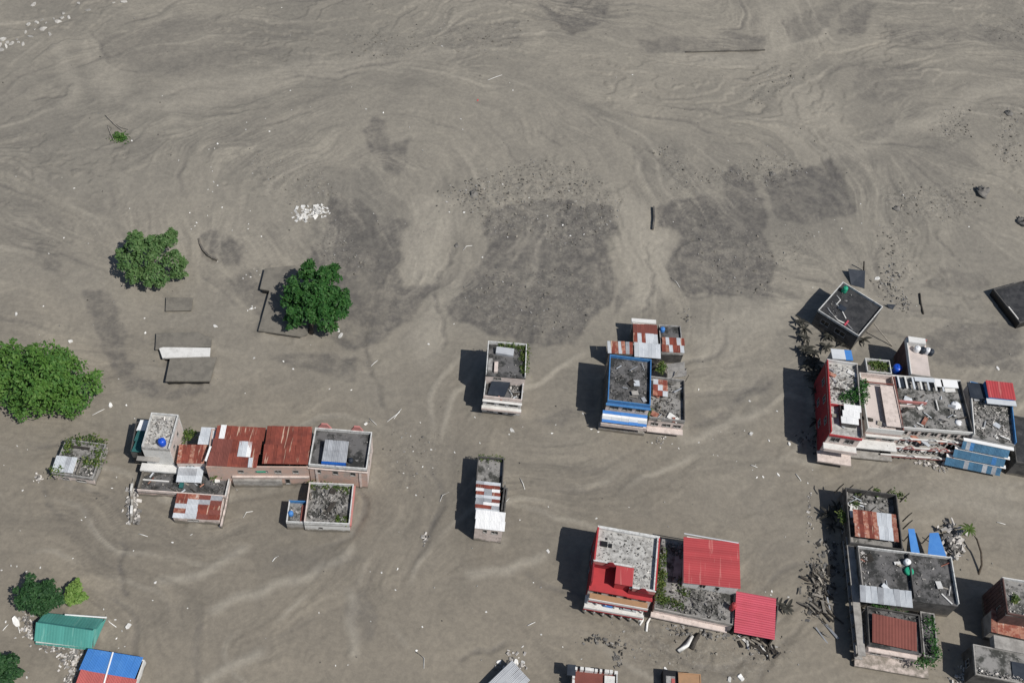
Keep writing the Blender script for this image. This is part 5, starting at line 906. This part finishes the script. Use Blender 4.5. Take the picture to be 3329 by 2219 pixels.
# ------------------------------------------------------------------ trees and plants
tree('broad_tree', 'large bright green broad tree on the left edge', (140, 1230), 5, (11, 9), 5, 'leaf_bright', (130, 1330), nlobe=120, nleaf=13000, leaf=.44, split=.4, trunk_r=.6, zmin=.1, seed=3,
     shape=[(60,1195,6,5.0),(145,1185,8,5.4),(215,1225,6.5,5.0),(275,1262,4,3.4),(115,1250,8,5.4),(40,1270,5,4.6),(185,1295,3.5,4.2),(-30,1235,5,5.4),(240,1322,2.2,2.4),(100,1315,2.5,3.6),(45,1140,4.5,2.0)])
tree('olive_tree', 'ragged olive green tree standing in mud above the drowned roofs', (490, 840), 5, (8, 7), 4, 'leaf_olive', (492, 930), nlobe=90, nleaf=6400, leaf=.4, trunk_r=.4, zmin=.1, seed=5, split=.42,
     shape=[(438,790,5.8,1.9),(450,770,6,1.2),(542,785,6,2.3),(556,762,6,1.3),(500,790,6,2.2),(480,828,6,3.5),(420,856,5,2.8),(562,848,5,2.8),(500,895,4,3.2),(440,895,3.5,2.4),(575,885,3,1.8),(398,826,4,1.6)])
tree('round_tree', 'dark green round tree growing beside the L shaped roof', (1020, 970), 6, (7, 6), 5, 'leaf_dark', (1012, 1082), nlobe=90, nleaf=9500, leaf=.42, split=.45, trunk_r=.45, zmin=.2, seed=8,
     shape=[(1000,888,7,2.4),(1062,898,7,2.6),(958,958,6,3.1),(1040,965,7,3.8),(1092,980,6,2.8),(980,1018,5,3.2),(1060,1035,5,3.2),(958,1045,3.5,1.7),(1112,1020,4.5,1.6)])
tree('dark_tree', 'deep green round tree next to the teal roof', (125, 1945), 3, (4, 3.6), 3, 'leaf_deep', (122, 1992), nlobe=60, nleaf=5000, leaf=.3, split=.5, trunk_r=.3, seed=12,
     shape=[(100,1918,3.5,2.0),(150,1914,3.5,1.9),(125,1945,3.5,2.7),(82,1952,3,1.7),(168,1955,3,1.7),(130,1978,2.4,1.5)])
tree('lime_tree', 'small lime green tree right of the deep green tree', (242, 1925), 2.2, (2.2, 2), 2, 'leaf_lime', (234, 1962), nlobe=18, nleaf=2200, leaf=.28, trunk_r=.15, seed=14,
     shape=[(240,1918,2.5,1.6),(226,1943,2,1.2),(257,1942,2,1.3),(245,1898,2,.8)])
tree('corner_tree', 'dark tree cut off by the lower left corner', (10, 2190), 3, (3, 3), 2, 'leaf_deep', (8, 2216), nlobe=22, nleaf=3200, leaf=.34, trunk_r=.25, seed=16,
     shape=[(8,2168,3,2.2),(32,2194,2.6,1.7),(-4,2214,2.6,2.2)])
t = thing('sapling', 'lone green sapling with bare sticks in the upper left mud', 'plant', GG(393, 452))
mb = MB(); c = GG(393, 450); k = RNG.normal(0, 1, (260, 3))*np.array([.9, .75, .35]); k[:, 2] = np.abs(k[:, 2])+.15; leaf_cloud(mb, k+np.array(c), np.tile([0, 0, 1.], (260, 1)), .34, RNG); mb.ob('crown', 'leaf_bright', t)
for a in ([(343, 377), (370, 405), (400, 430)], [(352, 415), (362, 440), (372, 462)], [(360, 395), (395, 418), (420, 425)], [(356, 450), (365, 420), (352, 412)]):
    p = [GG(*q)+Vector((0, 0, .25+.15*i)) for i, q in enumerate(a)]; MB().tube(p, [.08]*3, 5).ob('stick', 'timber', t)
def blade_mesh(L, w, seed):
    rg = random.Random(seed); v = []; n = 6
    for i in range(n+1):
        s_ = i/n; y = L*s_; z = .55*L*s_-.75*L*s_*s_; ww = w*math.sin(math.pi*(.12+.86*s_))**.7
        v += [(-ww, y, z+.06*w), (0, y, z-.1*w), (ww, y, z+.06*w)]
    f = [(3*i+j, 3*i+j+1, 3*i+j+4, 3*i+j+3) for i in range(n) for j in (0, 1)]
    me = bpy.data.meshes.new('leaf'); me.from_pydata(v, [], f); me.update(); return me
BL = []
for k, (L, w_) in enumerate(((1.9, .3), (1.5, .24), (1.2, .22))):
    me = blade_mesh(L, w_, k); me.materials.append(MT['leaf_muddy']); BL.append(me)
STEM = None
def dead_plant(px, label, group, h=1.0, n=7):
    p = GG(*px); t = thing('banana_plant', label, 'plant', p, group)
    s_ = MB().tube([p-Vector((0, 0, .4)), p+Vector((0, 0, h))], [.16, .1], 6).ob('stem', 'leaf_muddy', t)
    a0 = random.random()*6
    for i in range(n):
        o = bpy.data.objects.new('leaf', BL[random.randrange(3)]); COL.objects.link(o); o.parent = t
        o.location = (0, 0, h*random.uniform(.6, 1)); o.rotation_euler = (random.uniform(-.3, .5), random.uniform(-.2, .2), a0+i*6.283/n+random.uniform(-.3, .3)); o.scale = (1, random.uniform(.8, 1.25), 1)
BN = ['first', 'second', 'third', 'fourth', 'fifth', 'sixth', 'seventh', 'eighth', 'ninth', 'tenth', 'eleventh', 'twelfth', 'thirteenth', 'fourteenth', 'fifteenth', 'sixteenth']
BPY = [1055, 1080, 1108, 1135, 1150, 1160, 1190, 1196, 1215, 1250, 1236, 1285, 1330, 1375, 1415, 1180]
for bi, px in enumerate(((2600, 1055), (2608, 1080), (2614, 1108), (2622, 1135), (2612, 1150), (2638, 1160), (2650, 1190), (2628, 1196), (2668, 1215), (2660, 1250), (2640, 1236), (2648, 1285), (2655, 1330), (2650, 1375), (2660, 1415), (2640, 1180))):
    dead_plant(px, 'mud blackened banana plant left of the red walled house, '+BN[sorted(BPY).index(px[1])]+' from the top', 'blackened banana plants', random.uniform(.8, 2.0), 8)
for bi, px in enumerate(((2684, 1130), (2692, 1098), (2735, 1108), (2750, 1118), (2798, 1112))):
    dead_plant(px, f'mud blackened plant below the black roofed house, {BN[bi]} from the left', 'blackened plants below the black roof', random.uniform(.5, 1.2), 7)
dead_plant((2556, 1976), 'splayed black plant right of the pinkish red roof', None, .6, 9)
dead_plant((2530, 1968), 'small splayed black plant near the pinkish red roof corner', None, .4, 6)
for i, px in enumerate(((2690, 1680), (2700, 1720), (2712, 1660))): dead_plant(px, ('middle', 'lowest', 'topmost')[i]+' of three mud blackened plants in the shade left of the roofless house', 'blackened plants left of the roofless house', 1.4, 8)
t = thing('palm_tree', 'thin bent palm with green crown right of the scrap heap', 'tree', GG(3180, 1868))
MB().tube([GG(3181, 1872)-Vector((0, 0, .4)), G(3192, 1835, .9), G(3190, 1795, 1.6), G(3176, 1752, 2.3), G(3152, 1722, 2.9)], [.22, .2, .18, .16, .13], 7).ob('trunk', 'bark', t, True)
fb = blade_mesh(1.7, .2, 3); fb.materials.append(MT['leaf_weed']); c = G(3150, 1720, 2.9)-ORG[t.name]
for i in range(11):
    o = bpy.data.objects.new('frond', fb); COL.objects.link(o); o.parent = t; o.location = c; o.rotation_euler = (random.uniform(-.2, .4), 0, i*.571); o.scale = (1, random.uniform(.8, 1.2), 1)

# ------------------------------------------------------------------ debris
def scrap_mesh(seed):
    rg = random.Random(seed); n = 7; a = [(math.cos(6.283*i/n)*rg.uniform(.5, 1.15), math.sin(6.283*i/n)*rg.uniform(.4, .9)) for i in range(n)]
    b = MB().hexa([(x, y, -.1) for x, y in a], [(x*.9, y*.9, rg.uniform(.12, .5)) for x, y in a]); me = bpy.data.meshes.new('debris_scrap'); me.from_pydata(b.v, [], b.f); me.update(); return me
SC = {}
for m in ('scrap_pale', 'boulder_pale', 'timber', 'scrap_red', 'timber_dark'):
    for k in range(5): me = scrap_mesh(k+3); me.materials.append(MT[m]); SC[m, k] = me
def scrap(px, r, label, group=None, m='scrap_pale', name='debris_scrap', cat='debris', asp=None):
    p = GG(*px); o = bpy.data.objects.new(name, SC[m, random.randrange(5)]); COL.objects.link(o); o.location = p
    asp = asp or random.uniform(.5, 1); o.scale = (r, r*asp, r*random.uniform(.5, .9)); o.rotation_euler = (random.gauss(0, .15), random.gauss(0, .15), random.uniform(0, 6.28)); tag(o, label, cat, group); return o
DOTS = """2344,1401 2319,1425 2272,1437 2500,1430 2421,1397 2603,1561 2627,1568 2481,1550 2461,1551 2446,1527 2456,1510 2394,1498 2319,1477 2333,1479 2185,1441 2120,1438 2147,1454 2207,1456 2526,1334 2438,1300 2271,1266 2045,1649 2641,1526
1544,1357 1366,1373 1655,1412 1699,1387 1806,1382 1794,1409 1922,1395 1945,1403 1335,1416 1343,1466 1402,1461 1478,1470 1374,1516 1407,1519 1312,1536 1347,1546 1325,1583 1353,1608 1782,1647 1939,1685 1293,1848 1203,1856 1734,1892 1580,1988
434,1788 506,1894 610,1977 1286,1918 1037,1990 1091,2162 1131,2160 1373,2037 1354,2113 714,1710 1205,2018 19,2021 398,2051 380,2076 406,2102 387,2107 376,2015 425,2018 338,1981 497,1952 86,1857 36,1837 55,1841 132,1845 5,1852 88,2202 237,1816 50,2073
13,1512 56,1449 89,1460 265,1689 278,1680 74,1593 379,1550 365,1586 411,1317 66,1724 438,1360 287,790 207,772 159,825 141,995 128,1088 470,1035 473,1083 707,851 808,729 755,750 850,769 1063,1083 1010,1120 826,1165 922,1175 954,1200 1071,1266 1142,1268 797,1279 385,1231
915,25 944,297 802,402 800,425 864,389 877,430 1010,351 949,361 708,471 698,485 680,488 687,547 691,560 694,592 708,604 691,625 677,618 582,524 821,564 819,533 203,581 243,616 422,680 675,703 618,694 722,676 814,687 807,745 54,578 528,314 429,458
1143,283 1190,356 1246,368 1498,386 1504,419 1657,269 1667,295 2056,243 1436,151 1634,597 1461,687 1509,691 1568,836 1393,1119 1855,765 1650,770 1476,1053 1214,690 2367,523 2457,647 2553,731 2647,768 2549,825 2737,741 2714,714 2802,724 2798,661 2662,754 2641,936 2189,720 2980,994 3150,737 2936,634
1937,1686 2488,1922 2509,1922 2506,1933 2563,1940 845,893 835,880 826,873 815,900 800,893 790,905 820,995 812,1005 830,1000 805,1010 635,738 622,748 640,728 1895,1345 1690,1690 2400,560 1780,700 1830,730 1900,760 1950,740 1720,640 1850,620 620,1735 560,1760 300,1230 1240,1860 1560,1440 1760,2060 1830,2100 1700,2100 1980,2090 1890,2140""".split()
LM = [(265, 1490, 'the small ruined house'), (510, 1420, 'the pale tower house'), (800, 1450, 'the rust red roofs'), (1100, 1460, 'the rooftop shed house'), (1070, 1640, 'the rubble roofed annex'), (640, 1650, 'the patchwork shed'), (1640, 1210, 'the narrow pale house'), (1590, 1620, 'the white roofed narrow house'), (2050, 1230, 'the blue rimmed house'), (2180, 1300, 'the grey cracked roof'), (2030, 1830, 'the tall red house'), (2310, 1820, 'the large red roof'), (2450, 2000, 'the pinkish red roof'), (2770, 1000, 'the black roofed house'), (2750, 1290, 'the red walled house'), (3050, 1330, 'the balcony house'), (2840, 1680, 'the roofless house'), (140, 1230, 'the bright green broad tree'), (490, 850, 'the olive tree'), (1020, 970, 'the dark green round tree'), (220, 2050, 'the teal roof'), (340, 2180, 'the blue and red roof'), (600, 1150, 'the drowned roofs'), (1000, 695, 'the crumpled white sheet'), (393, 450, 'the lone sapling'), (1750, 880, 'the large wet patch'), (2350, 800, 'the right wet patch'), (1300, 470, 'the small wet streak'), (1200, 900, 'the left wet patch'), (120, 90, 'the boulder line'), (1930, 2200, 'the white posted house'), (1660, 2200, 'the grey roof corner'), (3192, 622, 'the large dark boulder'), (2640, 640, 'the upper right wet patch'), (125, 1945, 'the deep green tree'), (1880, 60, 'the top wet patch')]
ORD = ['nearest', 'second nearest', 'third nearest', 'fourth nearest', 'fifth nearest', 'sixth nearest', 'seventh nearest', 'eighth nearest', 'ninth nearest', 'tenth nearest', 'eleventh nearest', 'twelfth nearest', 'thirteenth nearest', 'fourteenth nearest', 'fifteenth nearest', 'sixteenth nearest']
def spread_labels(pts, what):
    b = {}
    for k, (x, y) in enumerate(pts):
        i = min(range(len(LM)), key=lambda q: (LM[q][0]-x)**2+(LM[q][1]-y)**2); dx, dy = x-LM[i][0], y-LM[i][1]
        d = ('right of' if dx > 0 else 'left of') if abs(dx) > abs(dy) else ('below' if dy > 0 else 'above'); b.setdefault((i, d), []).append((dx*dx+dy*dy, k))
    out = {}
    for (i, d), l in b.items():
        for n, (_, k) in enumerate(sorted(l)): out[k] = f'{what} {d} {LM[i][2]}'+(f', {ORD[min(n, 15)]} to it' if len(l) > 1 else '')
    return out
DP = [tuple(map(int, d_.split(','))) for d_ in DOTS]; DL = spread_labels(DP, 'small pale scrap on mud')
for k, px in enumerate(DP): scrap(px, random.uniform(.14, .34), DL[k], 'pale scraps scattered over the mud')
for (x, y, rr, lb, m) in ((2443, 1408, .75, 'large white block in the mud left of the red walled house', 'scrap_pale'), (2566, 1440, .6, 'white block with dark side near the shadow of the red walled house', 'scrap_pale'), (1781, 1792, .62, 'round pale disc on the mud left of the tall red house', 'scrap_pale'),
    (1665, 1399, .7, 'white scrap in front of the narrow pale house', 'scrap_pale'), (1105, 1092, .9, 'large white scrap under the right side of the dark green tree', 'scrap_pale'), (1100, 1072, .7, 'second white scrap under the right side of the dark green tree', 'scrap_pale'),
    (2529, 1540, .55, 'bright white oval scrap above the roofless house shadow', 'scrap_pale'), (1553, 325, .4, 'lone red speck of debris on the upper mud plain', 'scrap_red'), (55, 2025, 1.3, 'large torn white sheet left of the teal roof', 'scrap_pale'), (417, 2037, .9, 'white sheet right of the teal roof', 'scrap_pale'),
    (1678, 2152, 1.0, 'white crate above the grey roof corner on the lower edge', 'scrap_pale'), (1632, 2185, .75, 'white drum left of the grey roof corner on the lower edge', 'scrap_pale'), (1640, 2175, .6, 'smaller white drum by the grey roof corner', 'scrap_pale'), (1621, 2150, .6, 'white scrap above the grey roof corner', 'scrap_pale'), (1700, 2152, .6, 'white panel beside the crate on the lower edge', 'scrap_pale'), (2410, 2202, 1.1, 'white block at the lower edge right of the ochre hut', 'scrap_pale'), (2372, 2205, .8, 'pale rubble lump left of the white block at the lower edge', 'scrap_pale'), (2163, 2172, .6, 'white pointed scrap above the ochre hut', 'scrap_pale'),
    (231, 1112, .7, 'white scrap above the bright green broad tree', 'scrap_pale'), (53, 1019, .6, 'white slab scrap left of the drowned roofs', 'scrap_pale'), (3245, 1197, .7, 'pale scrap on wet mud above the blue trimmed house', 'scrap_pale'), (2852, 905, .9, 'white and black scrap right of the leaning dark slab', 'scrap_pale'), (2860, 935, .8, 'dull blue tangle beyond the black roof', 'timber'), (359, 1317, .7, 'white strip scrap right of the bright green broad tree', 'scrap_pale'), (701, 1061, .6, 'white scrap right of the white parapet strip', 'scrap_pale'), (818, 1003, .55, 'white scrap cluster left of the L shaped roof', 'scrap_pale'), (1190, 1376, .6, 'white scrap behind the rooftop shed house corner', 'scrap_pale')):
    scrap((x, y), rr, lb, None, m, asp=.75)
NTH = ['first', 'second', 'third', 'fourth', 'fifth', 'sixth', 'seventh', 'eighth', 'ninth', 'tenth', 'eleventh', 'twelfth', 'thirteenth', 'fourteenth', 'fifteenth', 'sixteenth', 'seventeenth', 'eighteenth', 'nineteenth', 'twentieth', 'twenty-first', 'twenty-second', 'twenty-third', 'twenty-fourth', 'twenty-fifth', 'twenty-sixth', 'twenty-seventh', 'twenty-eighth']
for bi, (x, y) in enumerate(sorted(((134,68),(175,61),(189,71),(224,57),(208,45),(94,80),(113,97),(97,120),(40,142),(61,139),(9,130),(163,113),(5,163),(283,34),(257,12),(406,9),(368,9),(108,16),(150,75),(120,75),(75,145),(20,150),(55,128),(200,60),(140,95),(85,105),(25,138),(3,145)))):
    scrap((x, y), random.uniform(.5, 1.15), f'pale boulder in the top left line, {NTH[bi]} from the left', 'pale boulders at top left', 'boulder_pale', 'boulder', 'boulder')
def stick(a, b, rad, label, group=None, m='scrap_pale', z=.12, bend=0, name='stick', cat='stick'):
    p, q = GG(*a), GG(*b); n = Vector((-(q-p).y, (q-p).x, 0))*bend; mid = (p+q)/2+n; up = Vector((0, 0, z))
    return tag(MB().tube([p+up, mid+up*1.6, q+up], [rad, rad*1.1, rad*.8], 6).ob(name, m, None, True), label, cat, group)
STK = []
for a, b, bd in (((1640, 1638), (1655, 1620), 0), ((1690, 1555), (1706, 1592), .05), ((885, 1822), (905, 1804), .1), ((1352, 2118), (1378, 2172), .25), ((450, 1733), (480, 1742), 0), ((1585, 262), (1632, 244), 0), ((1206, 1190), (1228, 1172), 0), ((1258, 1372), (1300, 1340), 0), ((1505, 814), (1535, 800), .2), ((1200, 1360), (1225, 1382), 0), ((1430, 1630), (1460, 1600), .2), ((2440, 1512), (2462, 1520), 0), ((2586, 1540), (2605, 1562), 0), ((1715, 2032), (1740, 2020), 0), ((60, 2030), (66, 2058), 0), ((10, 2050), (28, 2030), 0), ((380, 2040), (345, 2000), .1), ((3240, 1697), (3268, 1704), 0), ((790, 1680), (822, 1660), .25), ((1280, 1362), (1305, 1330), 0), ((2180, 905), (2210, 935), .1), ((300, 1350), (340, 1330), 0)):
    STK.append((a, b, bd))
SP = spread_labels([a for a, b, c in STK], 'thin pale stick on mud')
for k, (a, b, bd) in enumerate(STK): stick(a, b, .065, SP[k], 'pale sticks on the mud', bend=bd)
stick((2205, 2118), (2250, 2068), .38, 'thick white log lying below the weedy yard roof', None, 'scrap_pale', .3, -.08, 'log', 'log')
stick((2248, 2110), (2272, 2060), .4, 'thick black log beside the white log below the yard', None, 'timber_dark', .3, .05, 'log', 'log')
for i, (a, b) in enumerate((((2080, 2018), (2094, 1998)), ((2102, 2050), (2116, 2002)), ((2090, 2000), (2080, 2030)))): stick(a, b, .2, ('shorter', 'longest', 'leftmost')[i]+' of three curved pale planks leaning before the tall red house', 'planks before the red house', bend=.1, name='plank', cat='plank')
def plank(px, z, L, ang, label, group, m):
    p = GG(*px); R = Matrix.Rotation(ang, 3, 'Z') @ Matrix.Rotation(random.gauss(0, .25), 3, 'Y') @ Matrix.Rotation(random.gauss(0, .4), 3, 'X')
    o = MB().rbox(p+Vector((0, 0, z+.1)), (L/2, random.uniform(.1, .24), .06), R).ob('plank', m); tag(o, label, 'plank', group)
for i in range(46):
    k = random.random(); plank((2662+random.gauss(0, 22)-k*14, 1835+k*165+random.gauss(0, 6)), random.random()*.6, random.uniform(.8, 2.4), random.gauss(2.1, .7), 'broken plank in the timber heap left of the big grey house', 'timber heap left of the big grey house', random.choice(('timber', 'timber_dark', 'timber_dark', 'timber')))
for i in range(22):
    plank((2405+i*5.6+random.gauss(0, 4), 2068+i*2.1+random.uniform(-4, 22)), random.random()*.4, random.uniform(1.0, 2.6), random.gauss(2.2, .5), 'broken plank spilling from under the pinkish red roof', 'planks under the pinkish red roof', random.choice(('timber', 'timber_dark', 'scrap_pale')))
for i in range(14):
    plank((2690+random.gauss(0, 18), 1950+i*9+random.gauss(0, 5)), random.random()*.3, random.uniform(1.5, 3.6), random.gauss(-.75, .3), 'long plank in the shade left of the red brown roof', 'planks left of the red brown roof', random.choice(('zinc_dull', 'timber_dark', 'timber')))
def heap(name, label, spots, n, s0, s1, m, cat='rubble', flat_=.3, hgt=.3):
    mb = MB()
    for (x, y, sx, sy) in spots:
        for _ in range(n):
            p = GG(x+random.gauss(0, sx), y+random.gauss(0, sy)); s_ = random.uniform(s0, s1)*random.uniform(.3, .85); mb.rbox(p+Vector((0, 0, random.random()*hgt*.5)), (s_, s_*random.uniform(.3, .8), s_*flat_), rrot())
    return tag(mb.ob(name, m), label, cat, kind='stuff')
heap('rubble_strip', 'pale rubble strip along the left and front of the teal roof', [(90, 2010, 10, 20), (100, 2050, 10, 18), (170, 2108, 25, 6), (235, 2125, 20, 12), (215, 2150, 14, 14), (245, 2140, 10, 14)], 34, .15, .6, 'rubble_pale')
heap('rubble_strip', 'pale broken edge left of the blue and red roof', [(240, 2190, 8, 16), (222, 2212, 8, 8)], 40, .12, .5, 'rubble_pale')
heap('rubble_strip', 'pale rubble in front of the balcony house', [(2995, 1500, 14, 6), (3030, 1508, 14, 7), (3060, 1522, 14, 6), (3075, 1500, 12, 5)], 30, .12, .5, 'rubble_pale')
heap('white_sheet_heap', 'bright crumpled white sheet lying on the upper mud', [(1010, 690, 18, 8), (980, 705, 14, 6), (1040, 680, 12, 8)], 50, .3, .85, 'scrap_pale', 'sheet', .1, .3)
heap('rubbish_heap', 'small grey white rubbish heap between the houses', [(1381, 1750, 7, 7)], 26, .15, .5, 'rubble_pale'); heap('rubbish_heap', 'small pale rubbish heap left of the ruined house', [(126, 1552, 7, 8)], 26, .15, .5, 'rubble_pale')
heap('rubbish_heap', 'pinkish rubbish cluster below the blue rimmed house', [(2140, 1437, 14, 5), (2150, 1420, 8, 4)], 16, .12, .4, 'rubble_pale'); heap('rubbish_heap', 'dark brush heap below the tall red house', [(1930, 2075, 24, 8), (1995, 2095, 16, 10), (2010, 2140, 8, 14)], 30, .12, .5, 'rubble_dark')
heap('rubbish_heap', 'grey dark scrub patch right of the patchwork shed', [(2235, 1032, 12, 12)], 26, .1, .4, 'rubble_dark'); heap('rubbish_heap', 'grey rubble before the weedy yard roof', [(2200, 2040, 30, 8), (2260, 2058, 30, 8), (2330, 2068, 30, 6), (2470, 2108, 40, 10)], 30, .15, .55, 'rubble_grey')
heap('scrap_field', 'tangled grey scrap field right of the black roofed house', [(2880, 930, 26, 22), (2910, 960, 16, 24), (2900, 890, 16, 24), (2940, 985, 10, 14)], 36, .12, .5, 'rubble_grey')
heap('scrap_field', 'pale gravel spill near the middle of the mud plain', [(1487, 632, 26, 16), (1540, 600, 20, 14), (1600, 660, 40, 20)], 34, .12, .4, 'rubble_grey'); heap('scrap_field', 'dark clod line across the middle of the mud plain', [(1560, 620, 14, 18), (1700, 560, 60, 14), (1830, 600, 50, 20), (1480, 660, 40, 14), (1640, 620, 60, 24)], 24, .1, .34, 'rubble_dark')
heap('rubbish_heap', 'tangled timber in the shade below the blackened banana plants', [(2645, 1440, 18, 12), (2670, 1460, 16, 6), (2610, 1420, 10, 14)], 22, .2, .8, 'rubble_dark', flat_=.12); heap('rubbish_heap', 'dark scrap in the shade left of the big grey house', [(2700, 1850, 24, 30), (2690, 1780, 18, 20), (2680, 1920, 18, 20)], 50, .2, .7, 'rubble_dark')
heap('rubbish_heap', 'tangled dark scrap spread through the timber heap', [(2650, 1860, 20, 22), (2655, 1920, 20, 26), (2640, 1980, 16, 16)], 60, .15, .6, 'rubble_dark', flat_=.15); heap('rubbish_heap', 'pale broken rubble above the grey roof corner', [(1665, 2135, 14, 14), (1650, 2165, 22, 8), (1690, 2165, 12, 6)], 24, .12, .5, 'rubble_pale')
heap('rubbish_heap', 'pale scrap at the corner of the mottled grey roof', [(3130, 2180, 12, 10), (3120, 2205, 14, 8)], 34, .15, .6, 'rubble_pale'); heap('gravel_line', 'pale gravel line left of the roofless house shadow', [(2632, 1640, 4, 30), (2632, 1710, 5, 20)], 24, .1, .35, 'rubble_pale')
def clods():
    xs, ys, rough, st = GR; w_ = np.clip(rough-.2, 0, 1).ravel(); w_ /= w_.sum(); idx = RNG.choice(len(w_), 1800, p=w_); mb = MB()
    for k in idx:
        j, i = divmod(int(k), len(xs)); x, y = xs[i]+random.random()*st, ys[j]+random.random()*st; s_ = .05+.22*random.random()**5
        mb.rbox((x, y, ZAT(x, y)+s_*.25), (s_, s_*.75, s_*.55), rrot())
    tag(mb.ob('mud_clods', 'clod'), 'small lumps of mud strewn over the rough parts of the plain', 'mud clods', kind='stuff')
    mb = MB()
    for k in RNG.choice(len(w_), 900, p=w_):
        j, i = divmod(int(k), len(xs)); x, y = xs[i], ys[j]; s_ = .06+.16*random.random()**2; mb.rbox((x, y, ZAT(x, y)+s_*.3), (s_, s_*.7, s_*.4), rrot())
    for _ in range(700):
        x, y = random.uniform(-130, 130), random.uniform(50, 270); s_ = .05+.12*random.random()**2; mb.rbox((x, y, ZAT(x, y)+s_*.3), (s_, s_*.7, s_*.4), rrot())
    tag(mb.ob('gravel', 'rubble_grey'), 'tiny pale stones and litter specks over the whole mud plain', 'gravel', kind='stuff')
clods()
# a big dark boulder with a mud tail and two smaller ones
def boulder(px, r, label):
    p = GG(*px); rg = np.random.default_rng(int(px[0])); mb = MB(); n, k = 12, 7; v = []
    for i in range(k):
        th = math.pi*.5*i/(k-1)
        for j in range(n): f = r*(1+.22*rg.normal()); v.append(p+Vector((f*math.cos(th)*math.cos(6.283*j/n), f*math.cos(th)*math.sin(6.283*j/n), -.3+f*.8*math.sin(th))))
    mb.add(v, [(i*n+j, i*n+(j+1) % n, (i+1)*n+(j+1) % n, (i+1)*n+j) for i in range(k-1) for j in range(n)]); tag(mb.ob('boulder', 'rubble_dark', None, True), label, 'boulder')
boulder((3192, 622), 1.7, 'large dark boulder with a mud tail in the upper right'); boulder((3280, 370), 1.1, 'dark boulder near the right edge of the upper plain'); boulder((3325, 725), 1.6, 'black boulder cut by the right edge'); boulder((2916, 674), .9, 'dark lump left of the boulder line'); boulder((1540, 632), 1.0, 'dark round lump in the middle clod line'); boulder((2512, 565), .8, 'dark lump at the top of the right wet patch'); boulder((1485, 797), .7, 'dark lump on the crack near the centre')
